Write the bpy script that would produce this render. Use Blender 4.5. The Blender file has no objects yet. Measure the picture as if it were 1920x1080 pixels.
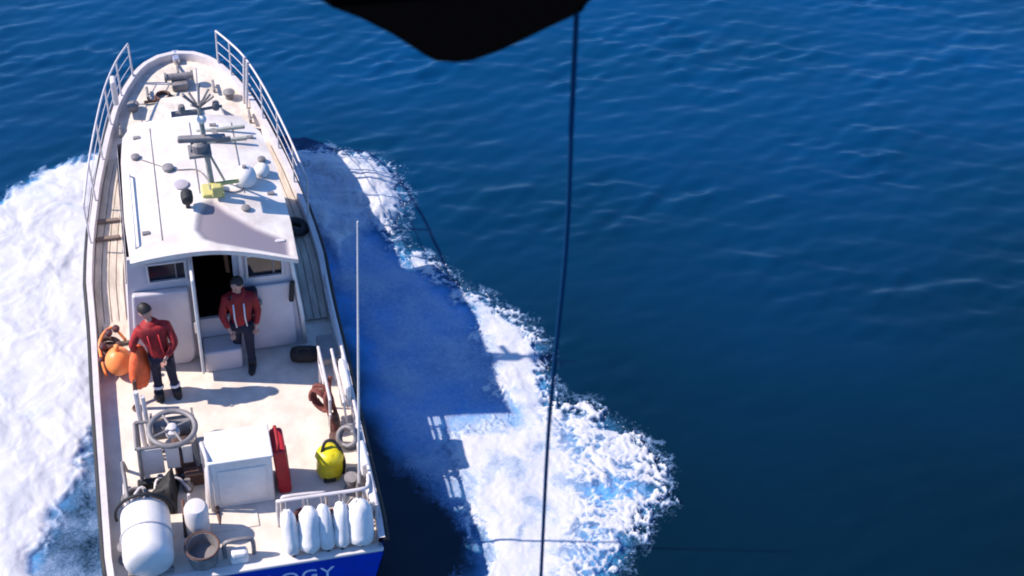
import bpy, bmesh, math, random
import numpy as np
from mathutils import Vector, Matrix, Euler
random.seed(7); rng = np.random.default_rng(11)
S = bpy.context.scene
# ------------------------------------------------------------ camera, sky, sun, exposure
F_PX, PITCH, H, CX = 2500.0, math.radians(43), 14.4, 700.0
cam = bpy.data.cameras.new('camera'); co = bpy.data.objects.new('camera', cam); S.collection.objects.link(co)
S.camera = co; co.location = (0, 0, H); co.rotation_euler = (math.radians(90) - PITCH, 0, 0)
cam.sensor_width = 36; cam.lens = F_PX / 1920 * 36; cam.shift_x = (960 - CX) / 1920
cam.clip_start = 0.05; cam.clip_end = 6000
cam.dof.use_dof = True; cam.dof.focus_distance = 18.0; cam.dof.aperture_fstop = 4.9
SUN_EL = math.radians(43.6); SH = Vector((1, -0.05, 0)).normalized()      # way the shadows fall
W = bpy.data.worlds.new('World'); S.world = W; W.use_nodes = True
wn = W.node_tree.nodes; wl = W.node_tree.links
sky = wn.new('ShaderNodeTexSky'); sky.sky_type = 'NISHITA'; sky.sun_disc = False
sky.sun_elevation = SUN_EL; sky.sun_rotation = math.atan2(-SH.x, -SH.y)
sky.ozone_density = 4.0; sky.dust_density = 0.2; sky.air_density = 1.0
tn = wn.new('ShaderNodeMix'); tn.data_type = 'RGBA'; tn.blend_type = 'MULTIPLY'; tn.inputs['Factor'].default_value = 1
tn.inputs['B'].default_value = (.62, .88, 1.20, 1); wl.new(sky.outputs[0], tn.inputs['A'])      # deep blue of a clear maritime sky
wl.new(tn.outputs['Result'], wn['Background'].inputs[0]); wn['Background'].inputs[1].default_value = 0.135
sd = bpy.data.lights.new('sun', 'SUN'); sd.energy = 5.0; sd.angle = math.radians(0.6); sd.color = (1, .89, .79)
so = bpy.data.objects.new('sun', sd); S.collection.objects.link(so)
dv = Vector((SH.x * math.cos(SUN_EL), SH.y * math.cos(SUN_EL), -math.sin(SUN_EL)))
so.rotation_euler = dv.to_track_quat('-Z', 'Y').to_euler(); so.location = (-20, 10, 25)
S.view_settings.view_transform = 'Standard'; S.view_settings.look = 'None'; S.view_settings.gamma = 1
S.view_settings.exposure = 0.55
S.cycles.filter_width = 1.9

# ------------------------------------------------------------ pixel -> place helpers
def ray(px, py):
    x = (px - CX) / F_PX; y = (540 - py) / F_PX
    return Vector((x, y * math.sin(PITCH) + math.cos(PITCH), y * math.cos(PITCH) - math.sin(PITCH)))
def at(px, py, z=0.0):
    d = ray(px, py); return Vector((0, 0, H)) + d * ((z - H) / d.z)
O = Vector((-1.508, 9.541, 0)); YAW = math.radians(10.77)
c_, s_ = math.cos(YAW), math.sin(YAW)
def P(px, py, z):                       # pixel at height z -> boat coordinates
    q = at(px, py, z) - O
    return Vector((c_ * q.x + s_ * q.y, -s_ * q.x + c_ * q.y, z))
BOAT = Matrix.Translation(O) @ Matrix.Rotation(YAW, 4, 'Z')

# ------------------------------------------------------------ materials
def mat(name, col, rough=.5, metal=0, spec=.5, noise=0.0, nscale=6, col2=None, bump=0, bscale=60, stretch=None, coat=0):
    m = bpy.data.materials.new(name); m.use_nodes = True; n = m.node_tree.nodes; l = m.node_tree.links
    b = n['Principled BSDF']; b.inputs['Base Color'].default_value = (*col, 1); b.inputs['Roughness'].default_value = rough
    b.inputs['Metallic'].default_value = metal; b.inputs['Specular IOR Level'].default_value = spec
    b.inputs['Coat Weight'].default_value = coat
    if noise or bump:
        tc = n.new('ShaderNodeTexCoord'); mp = n.new('ShaderNodeMapping'); l.new(tc.outputs['Object'], mp.inputs[0])
        if stretch: mp.inputs['Scale'].default_value = stretch
    if noise:
        t = n.new('ShaderNodeTexNoise'); t.inputs['Scale'].default_value = nscale; t.inputs['Detail'].default_value = 6
        t.inputs['Roughness'].default_value = .65; l.new(mp.outputs[0], t.inputs[0])
        r = n.new('ShaderNodeValToRGB'); r.color_ramp.elements[0].position = .38; r.color_ramp.elements[1].position = .66
        c2 = col2 or tuple(c * (1 - noise) for c in col)
        r.color_ramp.elements[0].color = (*c2, 1); r.color_ramp.elements[1].color = (*col, 1)
        l.new(t.outputs[0], r.inputs[0]); l.new(r.outputs[0], b.inputs['Base Color'])
    if bump:
        t2 = n.new('ShaderNodeTexNoise'); t2.inputs['Scale'].default_value = bscale; t2.inputs['Detail'].default_value = 3
        l.new(mp.outputs[0], t2.inputs[0]); bp = n.new('ShaderNodeBump'); bp.inputs['Strength'].default_value = bump
        bp.inputs['Distance'].default_value = .01; l.new(t2.outputs[0], bp.inputs['Height']); l.new(bp.outputs[0], b.inputs['Normal'])
    return m
M_ = {}
M_['gel'] = mat('white_gelcoat', (.66, .61, .59), .35, noise=.12, nscale=2.5, bump=.1)
M_['roof'] = mat('roof_paint', (.76, .71, .65), .45, noise=.22, nscale=2.2, col2=(.56, .49, .44))
M_['roofgrey'] = mat('roof_nonskid', (.40, .36, .40), .8, noise=.15, nscale=4, bump=.3)
M_['wall'] = mat('cabin_paint', (.56, .52, .55), .4, noise=.12, nscale=3)
M_['deck'] = mat('aft_deck_nonskid', (.74, .65, .56), .75, noise=.22, nscale=3.2, bump=.3, bscale=120)
M_['fore'] = mat('fore_deck_paint', (.72, .64, .55), .7, noise=.3, nscale=5, bump=.3, bscale=120)
M_['tan'] = mat('weathered_teak', (.62, .53, .43), .8, noise=.35, nscale=3, stretch=(5, .9, 1), bump=.3)
M_['seam'] = mat('deck_seam', (.16, .12, .10), .9)
M_['blue'] = mat('hull_blue', (.003, .045, .50), .3, noise=.25, nscale=3, coat=.3)
M_['navy'] = mat('hull_navy', (.004, .018, .12), .35)
M_['black'] = mat('black_rubber', (.012, .012, .015), .7)
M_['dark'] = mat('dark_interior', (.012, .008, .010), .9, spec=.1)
M_['glass'] = mat('dark_window_glass', (.02, .022, .03), .08, spec=.7)
M_['steel'] = mat('stainless_steel', (.62, .60, .62), .28, metal=.7)
M_['pale'] = mat('painted_rail', (.62, .57, .57), .4, noise=.15, nscale=8)
M_['grey'] = mat('grey_metal', (.24, .22, .22), .5, noise=.35, nscale=7)
M_['olive'] = mat('mast_grey', (.38, .38, .33), .5, noise=.3, nscale=9)
M_['white'] = mat('white_plastic', (.76, .72, .69), .4, noise=.14, nscale=5)
M_['vinyl'] = mat('white_vinyl', (.80, .77, .76), .45, noise=.16, nscale=9, bump=.15, bscale=20)
M_['red'] = mat('red_cloth', (.36, .008, .012), .75, noise=.5, nscale=7, bump=.5, bscale=25)
M_['bred'] = mat('dark_red_paint', (.50, .010, .018), .5, noise=.3, nscale=5)
M_['orange'] = mat('orange_red_fabric', (1.0, .15, .04), .65, noise=.35, nscale=5, bump=.6, bscale=18)
M_['lorange'] = mat('pale_orange_plastic', (1.0, .29, .07), .45, noise=.2, nscale=6)
M_['brownred'] = mat('faded_red_rope', (.22, .06, .045), .85, noise=.45, nscale=20)
M_['coil'] = mat('dark_maroon_hose', (.09, .02, .025), .7, noise=.4, nscale=12)
M_['yellow'] = mat('yellow_plastic', (.72, .60, .01), .4, noise=.25, nscale=8)
M_['mustard'] = mat('mast_fitting_yellow', (.50, .45, .16), .5)
M_['cloth'] = mat('navy_cloth', (.008, .010, .035), .8, noise=.4, nscale=9, bump=.4, bscale=30)
M_['skin'] = mat('skin', (.48, .25, .19), .5)
M_['hair'] = mat('hair', (.015, .01, .01), .6)
M_['refl'] = mat('reflective_tape', (.72, .70, .72), .3)
M_['letter'] = mat('white_lettering', (.62, .68, .85), .5)
M_['hoist'] = mat('matte_black_housing', (.0015, .0015, .0018), 1, spec=0)
M_['cable'] = mat('dark_blue_rope', (.001, .040, .12), .9, spec=.1)
M_['brown'] = mat('rusty_brown_metal', (.13, .06, .045), .7, noise=.5, nscale=8)
M_['tarp'] = mat('black_tarpaulin', (.012, .010, .010), .7, bump=.6, bscale=14)

# ------------------------------------------------------------ mesh builder
class MB:
    def __init__(s, base=(0, 0, 0)): s.b = bmesh.new(); s.o = Vector(base)
    def _add(s, verts, faces):
        vs = [s.b.verts.new(Vector(v) - s.o) for v in verts]
        for f in faces:
            try: s.b.faces.new([vs[i] for i in f])
            except ValueError: pass
    def box(s, c, d, rz=0, rx=0, ry=0, bev=0, taper=1):
        m = Matrix.Translation(Vector(c) - s.o) @ Euler((rx, ry, rz)).to_matrix().to_4x4()
        r = bmesh.ops.create_cube(s.b, size=1, matrix=Matrix.Diagonal((*d, 1)))
        for v in r['verts']:
            if v.co.z > 0: v.co.x *= taper; v.co.y *= taper
        if bev:
            es = list({e for v in r['verts'] for e in v.link_edges})
            q = bmesh.ops.bevel(s.b, geom=es, offset=bev, segments=2, affect='EDGES', profile=.5)
            vs = list({v for f in q['faces'] for v in f.verts} | {v for v in r['verts'] if v.is_valid})
        else: vs = r['verts']
        bmesh.ops.transform(s.b, matrix=m, verts=vs); return s
    def lathe(s, base, axis, prof, seg=16, squash=1):      # prof: (r, h)
        ax = Vector(axis).normalized(); u = ax.orthogonal().normalized(); w = ax.cross(u); base = Vector(base)
        V = []; Fc = []
        for r, h in prof:
            for k in range(seg):
                a = 2 * math.pi * k / seg
                V.append(base + ax * h + (u * math.cos(a) + w * math.sin(a) * squash) * r)
        n = len(prof)
        for i in range(n - 1):
            for k in range(seg):
                k2 = (k + 1) % seg; Fc.append((i * seg + k, i * seg + k2, (i + 1) * seg + k2, (i + 1) * seg + k))
        Fc.append(tuple(range(seg))[::-1]); Fc.append(tuple((n - 1) * seg + k for k in range(seg)))
        s._add(V, Fc); return s
    def rod(s, a, b, r, seg=8, r2=None):
        a = Vector(a); b = Vector(b); s.lathe(a, b - a, [(r, 0), (r if r2 is None else r2, (b - a).length)], seg); return s
    def ball(s, c, r, sc=(1, 1, 1), sub=2):
        m = Matrix.Translation(Vector(c) - s.o) @ Matrix.Diagonal((*sc, 1))
        bmesh.ops.create_icosphere(s.b, subdivisions=sub, radius=r, matrix=m); return s
    def tube(s, pts, r, seg=8, closed=False):
        pts = [Vector(p) for p in pts]; n = len(pts); V = []; Fc = []
        up = Vector((0, 0, 1)); pu = None
        for i, p in enumerate(pts):
            a = pts[(i - 1) % n] if (closed or i) else p; b = pts[(i + 1) % n] if (closed or i < n - 1) else p
            t = (b - a).normalized()
            u = (pu - t * pu.dot(t)) if pu else t.cross(up)
            if u.length < 1e-3: u = t.orthogonal()
            u.normalize(); pu = u; w = t.cross(u)
            rr = r[i] if isinstance(r, (list, tuple)) else r
            for k in range(seg):
                q = 2 * math.pi * k / seg; V.append(p + (u * math.cos(q) + w * math.sin(q)) * rr)
        for i in range(n if closed else n - 1):
            j = (i + 1) % n
            for k in range(seg):
                k2 = (k + 1) % seg; Fc.append((i * seg + k, i * seg + k2, j * seg + k2, j * seg + k))
        if not closed: Fc.append(tuple(range(seg))[::-1]); Fc.append(tuple((n - 1) * seg + k for k in range(seg)))
        s._add(V, Fc); return s
    def ring(s, c, R, r, axis=(0, 0, 1), seg=28, sq=1):
        ax = Vector(axis).normalized(); u = ax.orthogonal().normalized(); w = ax.cross(u)
        s.tube([Vector(c) + (u * math.cos(a) + w * sq * math.sin(a)) * R for a in [2 * math.pi * k / seg for k in range(seg)]], r, 8, True); return s
    def prism(s, poly, z0, z1, top_scale=1):
        n = len(poly); cx = sum(p[0] for p in poly) / n; cy = sum(p[1] for p in poly) / n
        V = [(p[0], p[1], z0) for p in poly] + [(cx + (p[0] - cx) * top_scale, cy + (p[1] - cy) * top_scale, z1) for p in poly]
        s._add(V, [tuple(range(n))[::-1], tuple(range(n, 2 * n))] + [(i, (i + 1) % n, n + (i + 1) % n, n + i) for i in range(n)]); return s
    def grid(s, rows, close=False):
        n = len(rows[0]); V = [p for r in rows for p in r]; Fc = []
        for i in range(len(rows) - 1):
            for k in range(n - 1 + (1 if close else 0)):
                k2 = (k + 1) % n; Fc.append((i * n + k, i * n + k2, (i + 1) * n + k2, (i + 1) * n + k))
        s._add(V, Fc); return s
    def build(s, name, m, parent=None, smooth=False, bevel=0, label=None, kind=None):
        if bevel: pass
        bmesh.ops.recalc_face_normals(s.b, faces=s.b.faces)
        me = bpy.data.meshes.new(name); s.b.to_mesh(me); s.b.free(); me.materials.append(M_[m] if isinstance(m, str) else m)
        if smooth:
            for p in me.polygons: p.use_smooth = True
            if smooth == 'auto': me.set_sharp_from_angle(angle=math.radians(40))
        o = bpy.data.objects.new(name, me); S.collection.objects.link(o)
        if parent: o.parent = parent
        if bevel:
            bv = o.modifiers.new('edge', 'BEVEL'); bv.width = bevel; bv.segments = 2; bv.limit_method = 'ANGLE'
        if label: o['label'] = label
        if kind: o['kind'] = kind
        return o
def tag(o, label, cat, group=None):
    o['label'] = label; o['category'] = cat
    if group: o['group'] = group
    return o
def thing(name, label, cat, base=(0, 0, 0), group=None):
    o = bpy.data.objects.new(name, None); S.collection.objects.link(o); o.empty_display_size = .1
    o.matrix_world = BOAT @ Matrix.Translation(base); tag(o, label, cat, group); o['b'] = base; return o
def placed(o, base, label, cat, group=None):
    o.matrix_world = BOAT @ Matrix.Translation(base); return tag(o, label, cat, group)
def lerp(a, b, t): return a + (b - a) * t
def sstep(a, b, x):
    t = min(1, max(0, (x - a) / (b - a))); return t * t * (3 - 2 * t)
def interp(x, xs, ys): return float(np.interp(x, xs, ys))
def smooth_curve(pts, n):
    pts = [Vector(p) for p in pts]; out = []
    for i in range(len(pts) - 1):
        p0 = pts[max(i - 1, 0)]; p1 = pts[i]; p2 = pts[i + 1]; p3 = pts[min(i + 2, len(pts) - 1)]
        for k in range(n):
            t = k / n
            out.append(.5 * ((2 * p1) + (p2 - p0) * t + (2 * p0 - 5 * p1 + 4 * p2 - p3) * t * t + (3 * p1 - p0 - 3 * p2 + p3) * t ** 3))
    out.append(pts[-1]); return out

# ------------------------------------------------------------ noise in numpy
_perm = rng.permutation(512)
_ga = rng.uniform(0, 2 * np.pi, 512)
def pnoise(x, y, seed=0):
    x = x + seed * 17.13; y = y + seed * 9.71
    xi = np.floor(x).astype(int); yi = np.floor(y).astype(int); xf = x - xi; yf = y - yi
    def g(ix, iy, fx, fy):
        h = _perm[(_perm[ix & 511] + iy) & 511]; a = _ga[h]; return np.cos(a) * fx + np.sin(a) * fy
    u = xf ** 3 * (xf * (xf * 6 - 15) + 10); v = yf ** 3 * (yf * (yf * 6 - 15) + 10)
    a = g(xi, yi, xf, yf); b = g(xi + 1, yi, xf - 1, yf); c = g(xi, yi + 1, xf, yf - 1); d = g(xi + 1, yi + 1, xf - 1, yf - 1)
    return (a * (1 - u) + b * u) * (1 - v) + (c * (1 - u) + d * u) * v * 1.0
def fbm(x, y, o=4, seed=0, gain=.5):
    r = 0; a = 1; f = 1; t = 0
    for i in range(o): r = r + a * pnoise(x * f, y * f, seed + i * 3); t += a; a *= gain; f *= 2.03
    return r / t * 1.6
def sdf(poly, X, Y):                    # > 0 inside
    d = np.full(X.shape, 1e9); ins = np.zeros(X.shape, bool); n = len(poly)
    for i in range(n):
        ax, ay = poly[i]; bx, by = poly[(i + 1) % n]; ex, ey = bx - ax, by - ay
        wx, wy = X - ax, Y - ay; t = np.clip((wx * ex + wy * ey) / (ex * ex + ey * ey + 1e-12), 0, 1)
        d = np.minimum(d, (wx - ex * t) ** 2 + (wy - ey * t) ** 2)
        cnd = ((ay > Y) != (by > Y)) & (X < ex * (Y - ay) / (ey + 1e-12) + ax); ins ^= cnd
    d = np.sqrt(d); return np.where(ins, d, -d)
def npstep(a, b, x):
    t = np.clip((x - a) / (b - a), 0, 1); return t * t * (3 - 2 * t)

# waves: short ripples with crests that run mostly across the view
_w = []
for i in range(46):
    lam = .22 * (4.2 ** rng.random()); th = math.radians(90 + rng.normal(6, 20)); k = 2 * np.pi / lam
    _w.append((k * math.cos(th), k * math.sin(th), rng.uniform(0, 6.28),   .0042 * lam ** .85))
for i in range(8):
    lam = rng.uniform(1.6, 4); th = math.radians(90 + rng.normal(10, 30)); k = 2 * np.pi / lam
    _w.append((k * math.cos(th), k * math.sin(th), rng.uniform(0, 6.28), .0045))
def wave(X, Y):
    h = np.zeros(X.shape)
    for kx, ky, ph, a in _w: h += a * np.sin(kx * X + ky * Y + ph)
    patch = .5 + .8 * npstep(-.15, .45, fbm(X * .32, Y * .45, 3, 5))
    far = .28 + .95 * npstep(13.5, 19.0, Y + .12 * X)
    r = np.hypot(X, Y - 14); h *= patch * far * (1 - npstep(30, 70, r) * .8)
    return h * .95

# foam and wake outlines, laid out on the water plane
def poly(pts): return [tuple(at(x, y, 0)[:2]) for x, y in pts]
RIGHT_OUT = [(500, 292), (560, 283), (620, 286), (690, 297), (735, 318), (750, 350), (763, 388), (748, 415), (722, 436), (748, 462), (795, 482),
             (826, 503), (842, 528), (880, 548), (930, 576), (985, 610), (1018, 652), (1016, 690), (1034, 728), (1044, 765), (1105, 770), (1150, 795),
             (1195, 828), (1235, 880), (1246, 940), (1205, 970), (1188, 1020), (1150, 1080), (1110, 1200)]
CREST_IN = [(880, 1200), (895, 1080), (900, 1010), (868, 940), (838, 880), (826, 824), (900, 800), (950, 790), (915, 735), (890, 655), (880, 600),
            (830, 540), (770, 505), (720, 455), (690, 415), (650, 370), (600, 330), (540, 320)]  # white foam stops along the boat's shadow line
WAKE_IN = [(640, 1200), (640, 700), (560, 500), (500, 330)]
P_CREST = poly(RIGHT_OUT + CREST_IN)
P_WAKE = poly(RIGHT_OUT + [(880, 1200), (880, 1000), (800, 900), (740, 860), (690, 800), (660, 700), (560, 500), (480, 330)])
P_BOW = poly([(500, 292), (560, 283), (620, 286), (690, 297), (735, 318), (763, 388), (748, 415), (715, 440), (680, 470), (640, 520), (590, 480), (520, 380)])
P_LEFT = poly([(-500, 1300), (-500, 420), (-120, 400), (0, 377), (30, 348), (75, 322), (110, 310), (200, 294), (330, 320), (330, 700), (240, 760), (175, 840), (158, 900), (125, 960), (80, 1040), (60, 1200)])
P_LEFTW = poly([(-500, 1400), (-500, 420), (0, 377), (75, 322), (200, 294), (330, 320), (330, 1400)])
P_VEIL = poly([(500, 292), (700, 420), (880, 550), (975, 680), (1030, 780), (1000, 1200), (860, 1200), (860, 1010), (790, 940), (720, 890), (668, 780), (640, 600), (560, 480), (480, 330)])
P_LACE = poly([(845, 520), (1060, 640), (1020, 700), (1010, 780), (1060, 870), (1070, 960), (1010, 1200), (1350, 1200), (1350, 700), (1120, 600), (900, 480)])

# ------------------------------------------------------------ water
def axis_coords(a0, a1, step, far):
    c = list(np.arange(a0, a1, step)); s = step; x = a1
    while x < far: x += s; s *= 1.13; c.append(x)
    s = step; x = a0
    while x > -far: s *= 1.13; x -= s; c.insert(0, x)
    return np.array(c)
xs = axis_coords(-10, 15, .032, 2500); ys = axis_coords(8.5, 26, .026, 2500)
X, Y = np.meshgrid(xs, ys); Z = wave(X, Y)
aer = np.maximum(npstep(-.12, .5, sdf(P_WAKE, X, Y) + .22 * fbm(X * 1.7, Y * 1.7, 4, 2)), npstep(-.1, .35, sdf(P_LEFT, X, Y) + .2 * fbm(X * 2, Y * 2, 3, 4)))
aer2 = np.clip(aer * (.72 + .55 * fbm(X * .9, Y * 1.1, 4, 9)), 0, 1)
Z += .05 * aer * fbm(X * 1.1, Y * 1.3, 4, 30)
def grid_mesh(name, X, Y, Z, attrs, keep=None):
    ny, nx = X.shape; idx = np.arange(nx * ny).reshape(ny, nx)
    q = np.stack([idx[:-1, :-1], idx[:-1, 1:], idx[1:, 1:], idx[1:, :-1]], -1).reshape(-1, 4)
    co_ = np.stack([X, Y, Z], -1).reshape(-1, 3)
    if keep is not None:
        kq = (keep[:-1, :-1] & keep[:-1, 1:] & keep[1:, 1:] & keep[1:, :-1]).reshape(-1); q = q[kq]
        used = np.unique(q); remap = np.zeros(nx * ny, int); remap[used] = np.arange(len(used)); q = remap[q]; co_ = co_[used]
        attrs = {k: v.reshape(-1)[used] for k, v in attrs.items()}
    me = bpy.data.meshes.new(name); me.vertices.add(len(co_)); me.vertices.foreach_set('co', co_.astype(np.float32).ravel())
    me.loops.add(q.size); me.loops.foreach_set('vertex_index', q.astype(np.int32).ravel()); me.polygons.add(len(q))
    me.polygons.foreach_set('loop_start', np.arange(0, q.size, 4, dtype=np.int32)); me.update(calc_edges=True)
    me.polygons.foreach_set('use_smooth', np.ones(len(q), bool))
    for k, v in attrs.items():
        a = me.attributes.new(k, 'FLOAT', 'POINT'); a.data.foreach_set('value', v.astype(np.float32).ravel())
    o = bpy.data.objects.new(name, me); S.collection.objects.link(o); return o
wm = bpy.data.materials.new('sea_water'); wm.use_nodes = True; n = wm.node_tree.nodes; l = wm.node_tree.links; b = n['Principled BSDF']
at_ = n.new('ShaderNodeAttribute'); at_.attribute_name = 'aeration_shade'
geo = n.new('ShaderNodeNewGeometry')
nz = n.new('ShaderNodeTexNoise'); nz.inputs['Scale'].default_value = .22; nz.inputs['Detail'].default_value = 3; l.new(geo.outputs['Position'], nz.inputs[0])
rp = n.new('ShaderNodeValToRGB'); rp.color_ramp.elements[0].position = .3; rp.color_ramp.elements[1].position = .72
rp.color_ramp.elements[0].color = (.85, .85, .80, 1); rp.color_ramp.elements[1].color = (1.1, 1.1, 1.2, 1); l.new(nz.outputs[0], rp.inputs[0])
# far sky reflection painted into the water colour: dark green-blue near, lighter blue beyond
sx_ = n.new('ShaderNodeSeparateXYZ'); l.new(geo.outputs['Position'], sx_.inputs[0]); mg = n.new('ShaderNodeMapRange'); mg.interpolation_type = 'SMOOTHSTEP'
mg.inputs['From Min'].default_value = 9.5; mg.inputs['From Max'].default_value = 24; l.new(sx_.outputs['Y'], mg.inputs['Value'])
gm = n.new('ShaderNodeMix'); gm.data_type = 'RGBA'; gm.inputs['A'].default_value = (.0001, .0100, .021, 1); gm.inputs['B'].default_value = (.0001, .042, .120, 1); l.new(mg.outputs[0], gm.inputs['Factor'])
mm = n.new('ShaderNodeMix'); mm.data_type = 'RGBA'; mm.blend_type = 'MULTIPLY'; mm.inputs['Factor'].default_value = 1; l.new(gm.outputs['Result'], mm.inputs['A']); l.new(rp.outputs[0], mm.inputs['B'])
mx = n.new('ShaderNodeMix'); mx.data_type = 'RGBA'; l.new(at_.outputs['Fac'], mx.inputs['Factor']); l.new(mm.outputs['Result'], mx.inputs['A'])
mx.inputs['B'].default_value = (.07, .50, 1.0, 1); l.new(mx.outputs['Result'], b.inputs['Base Color'])  # aerated water, with the blue of the shaded wake painted into its colour
b.inputs['Roughness'].default_value = .26; b.inputs['IOR'].default_value = 1.33
mp = n.new('ShaderNodeMapping'); mp.inputs['Scale'].default_value = (1.6, 5.5, 3); mp.inputs['Rotation'].default_value = (0, 0, math.radians(-8)); l.new(geo.outputs['Position'], mp.inputs[0])
n2 = n.new('ShaderNodeTexNoise'); n2.inputs['Scale'].default_value = 1; n2.inputs['Detail'].default_value = 1.5; l.new(mp.outputs[0], n2.inputs[0])
bp = n.new('ShaderNodeBump'); bp.inputs['Strength'].default_value = .3; bp.inputs['Distance'].default_value = .02
bs = n.new('ShaderNodeMath'); bs.operation = 'MULTIPLY_ADD'; bs.inputs[1].default_value = .3; bs.inputs[2].default_value = .10; l.new(mg.outputs[0], bs.inputs[0]); l.new(bs.outputs[0], bp.inputs['Strength'])
l.new(n2.outputs[0], bp.inputs['Height']); l.new(bp.outputs[0], b.inputs['Normal'])
water = grid_mesh('water', X, Y, Z, {'aeration_shade': aer2}); water.data.materials.append(wm); water['kind'] = 'structure'

# ------------------------------------------------------------ foam sheets
fm = bpy.data.materials.new('sea_foam'); fm.use_nodes = True; n = fm.node_tree.nodes; l = fm.node_tree.links; b = n['Principled BSDF']
a1 = n.new('ShaderNodeAttribute'); a1.attribute_name = 'cover'; geo = n.new('ShaderNodeNewGeometry')
nf = n.new('ShaderNodeTexNoise'); nf.inputs['Scale'].default_value = 16; nf.inputs['Detail'].default_value = 6; nf.inputs['Roughness'].default_value = .7
nf.inputs['Distortion'].default_value = 1.2; l.new(geo.outputs['Position'], nf.inputs[0])
ad = n.new('ShaderNodeMath'); ad.operation = 'MULTIPLY_ADD'; ad.inputs[1].default_value = .55; l.new(nf.outputs[0], ad.inputs[0]); l.new(a1.outputs['Fac'], ad.inputs[2])
mr = n.new('ShaderNodeMapRange'); mr.inputs['From Min'].default_value = .34; mr.inputs['From Max'].default_value = .90; l.new(ad.outputs[0], mr.inputs['Value'])
l.new(mr.outputs[0], b.inputs['Alpha'])
cr = n.new('ShaderNodeValToRGB'); cr.color_ramp.elements[0].position = .50; cr.color_ramp.elements[1].position = .98
cr.color_ramp.elements[0].color = (.19, .36, .62, 1); cr.color_ramp.elements[1].color = (.52, .52, .54, 1); l.new(ad.outputs[0], cr.inputs[0])
l.new(cr.outputs[0], b.inputs['Base Color']); b.inputs['Roughness'].default_value = .7; b.inputs['Specular IOR Level'].default_value = .2
bb = n.new('ShaderNodeBump'); bb.inputs['Strength'].default_value = .35; bb.inputs['Distance'].default_value = .02; l.new(nf.outputs[0], bb.inputs['Height']); l.new(bb.outputs[0], b.inputs['Normal'])

def hull_half(y): return np.interp(y, [-.3, 0, 3, 5, 6, 7, 8, 8.65, 9.2, 9.6], [1.55, 1.58, 1.6, 1.55, 1.4, 1.15, .8, .5, .2, 0])
def foam_patch(name, x0, x1, y0, y1, step, fn, label):
    gx = np.arange(x0, x1, step); gy = np.arange(y0, y1, step); GX, GY = np.meshgrid(gx, gy)
    cov, hgt = fn(GX, GY)
    lx = c_ * (GX - O.x) + s_ * (GY - O.y); ly = -s_ * (GX - O.x) + c_ * (GY - O.y)
    inside = (np.abs(lx) < hull_half(ly) - .12) & (ly > 0) & (ly < 9.5)
    GZ = wave(GX, GY) + .02 + hgt
    o = grid_mesh(name, GX, GY, GZ, {'cover': cov}, keep=(cov > .02) & ~inside)
    o.data.materials.append(fm); o['kind'] = 'stuff'; return tag(o, label, 'foam')
def ridged(x, y, o=4, seed=0):
    r = 0; a = 1; t = 0; f = 1
    for i in range(o): r = r + a * (1 - np.abs(pnoise(x * f, y * f, seed + i)) * 2.6); t += a; a *= .55; f *= 2.0
    return np.clip(r / t, 0, 1)
def cells(x, y, seed=0):                 # distance to the rim between neighbouring bubbles of froth
    xi = np.floor(x).astype(int); yi = np.floor(y).astype(int); f1 = np.full(x.shape, 9.); f2 = np.full(x.shape, 9.)
    for i in (-1, 0, 1):
        for j in (-1, 0, 1):
            cx_, cy_ = xi + i, yi + j; h = _perm[(_perm[(cx_ + seed) & 511] + cy_) & 511]; h2 = _perm[(h + 77) & 511]
            dd = np.hypot(cx_ + h / 512 - x, cy_ + h2 / 512 - y); f2 = np.where(dd < f1, f1, np.minimum(f2, dd)); f1 = np.minimum(f1, dd)
    return f2 - f1
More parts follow.
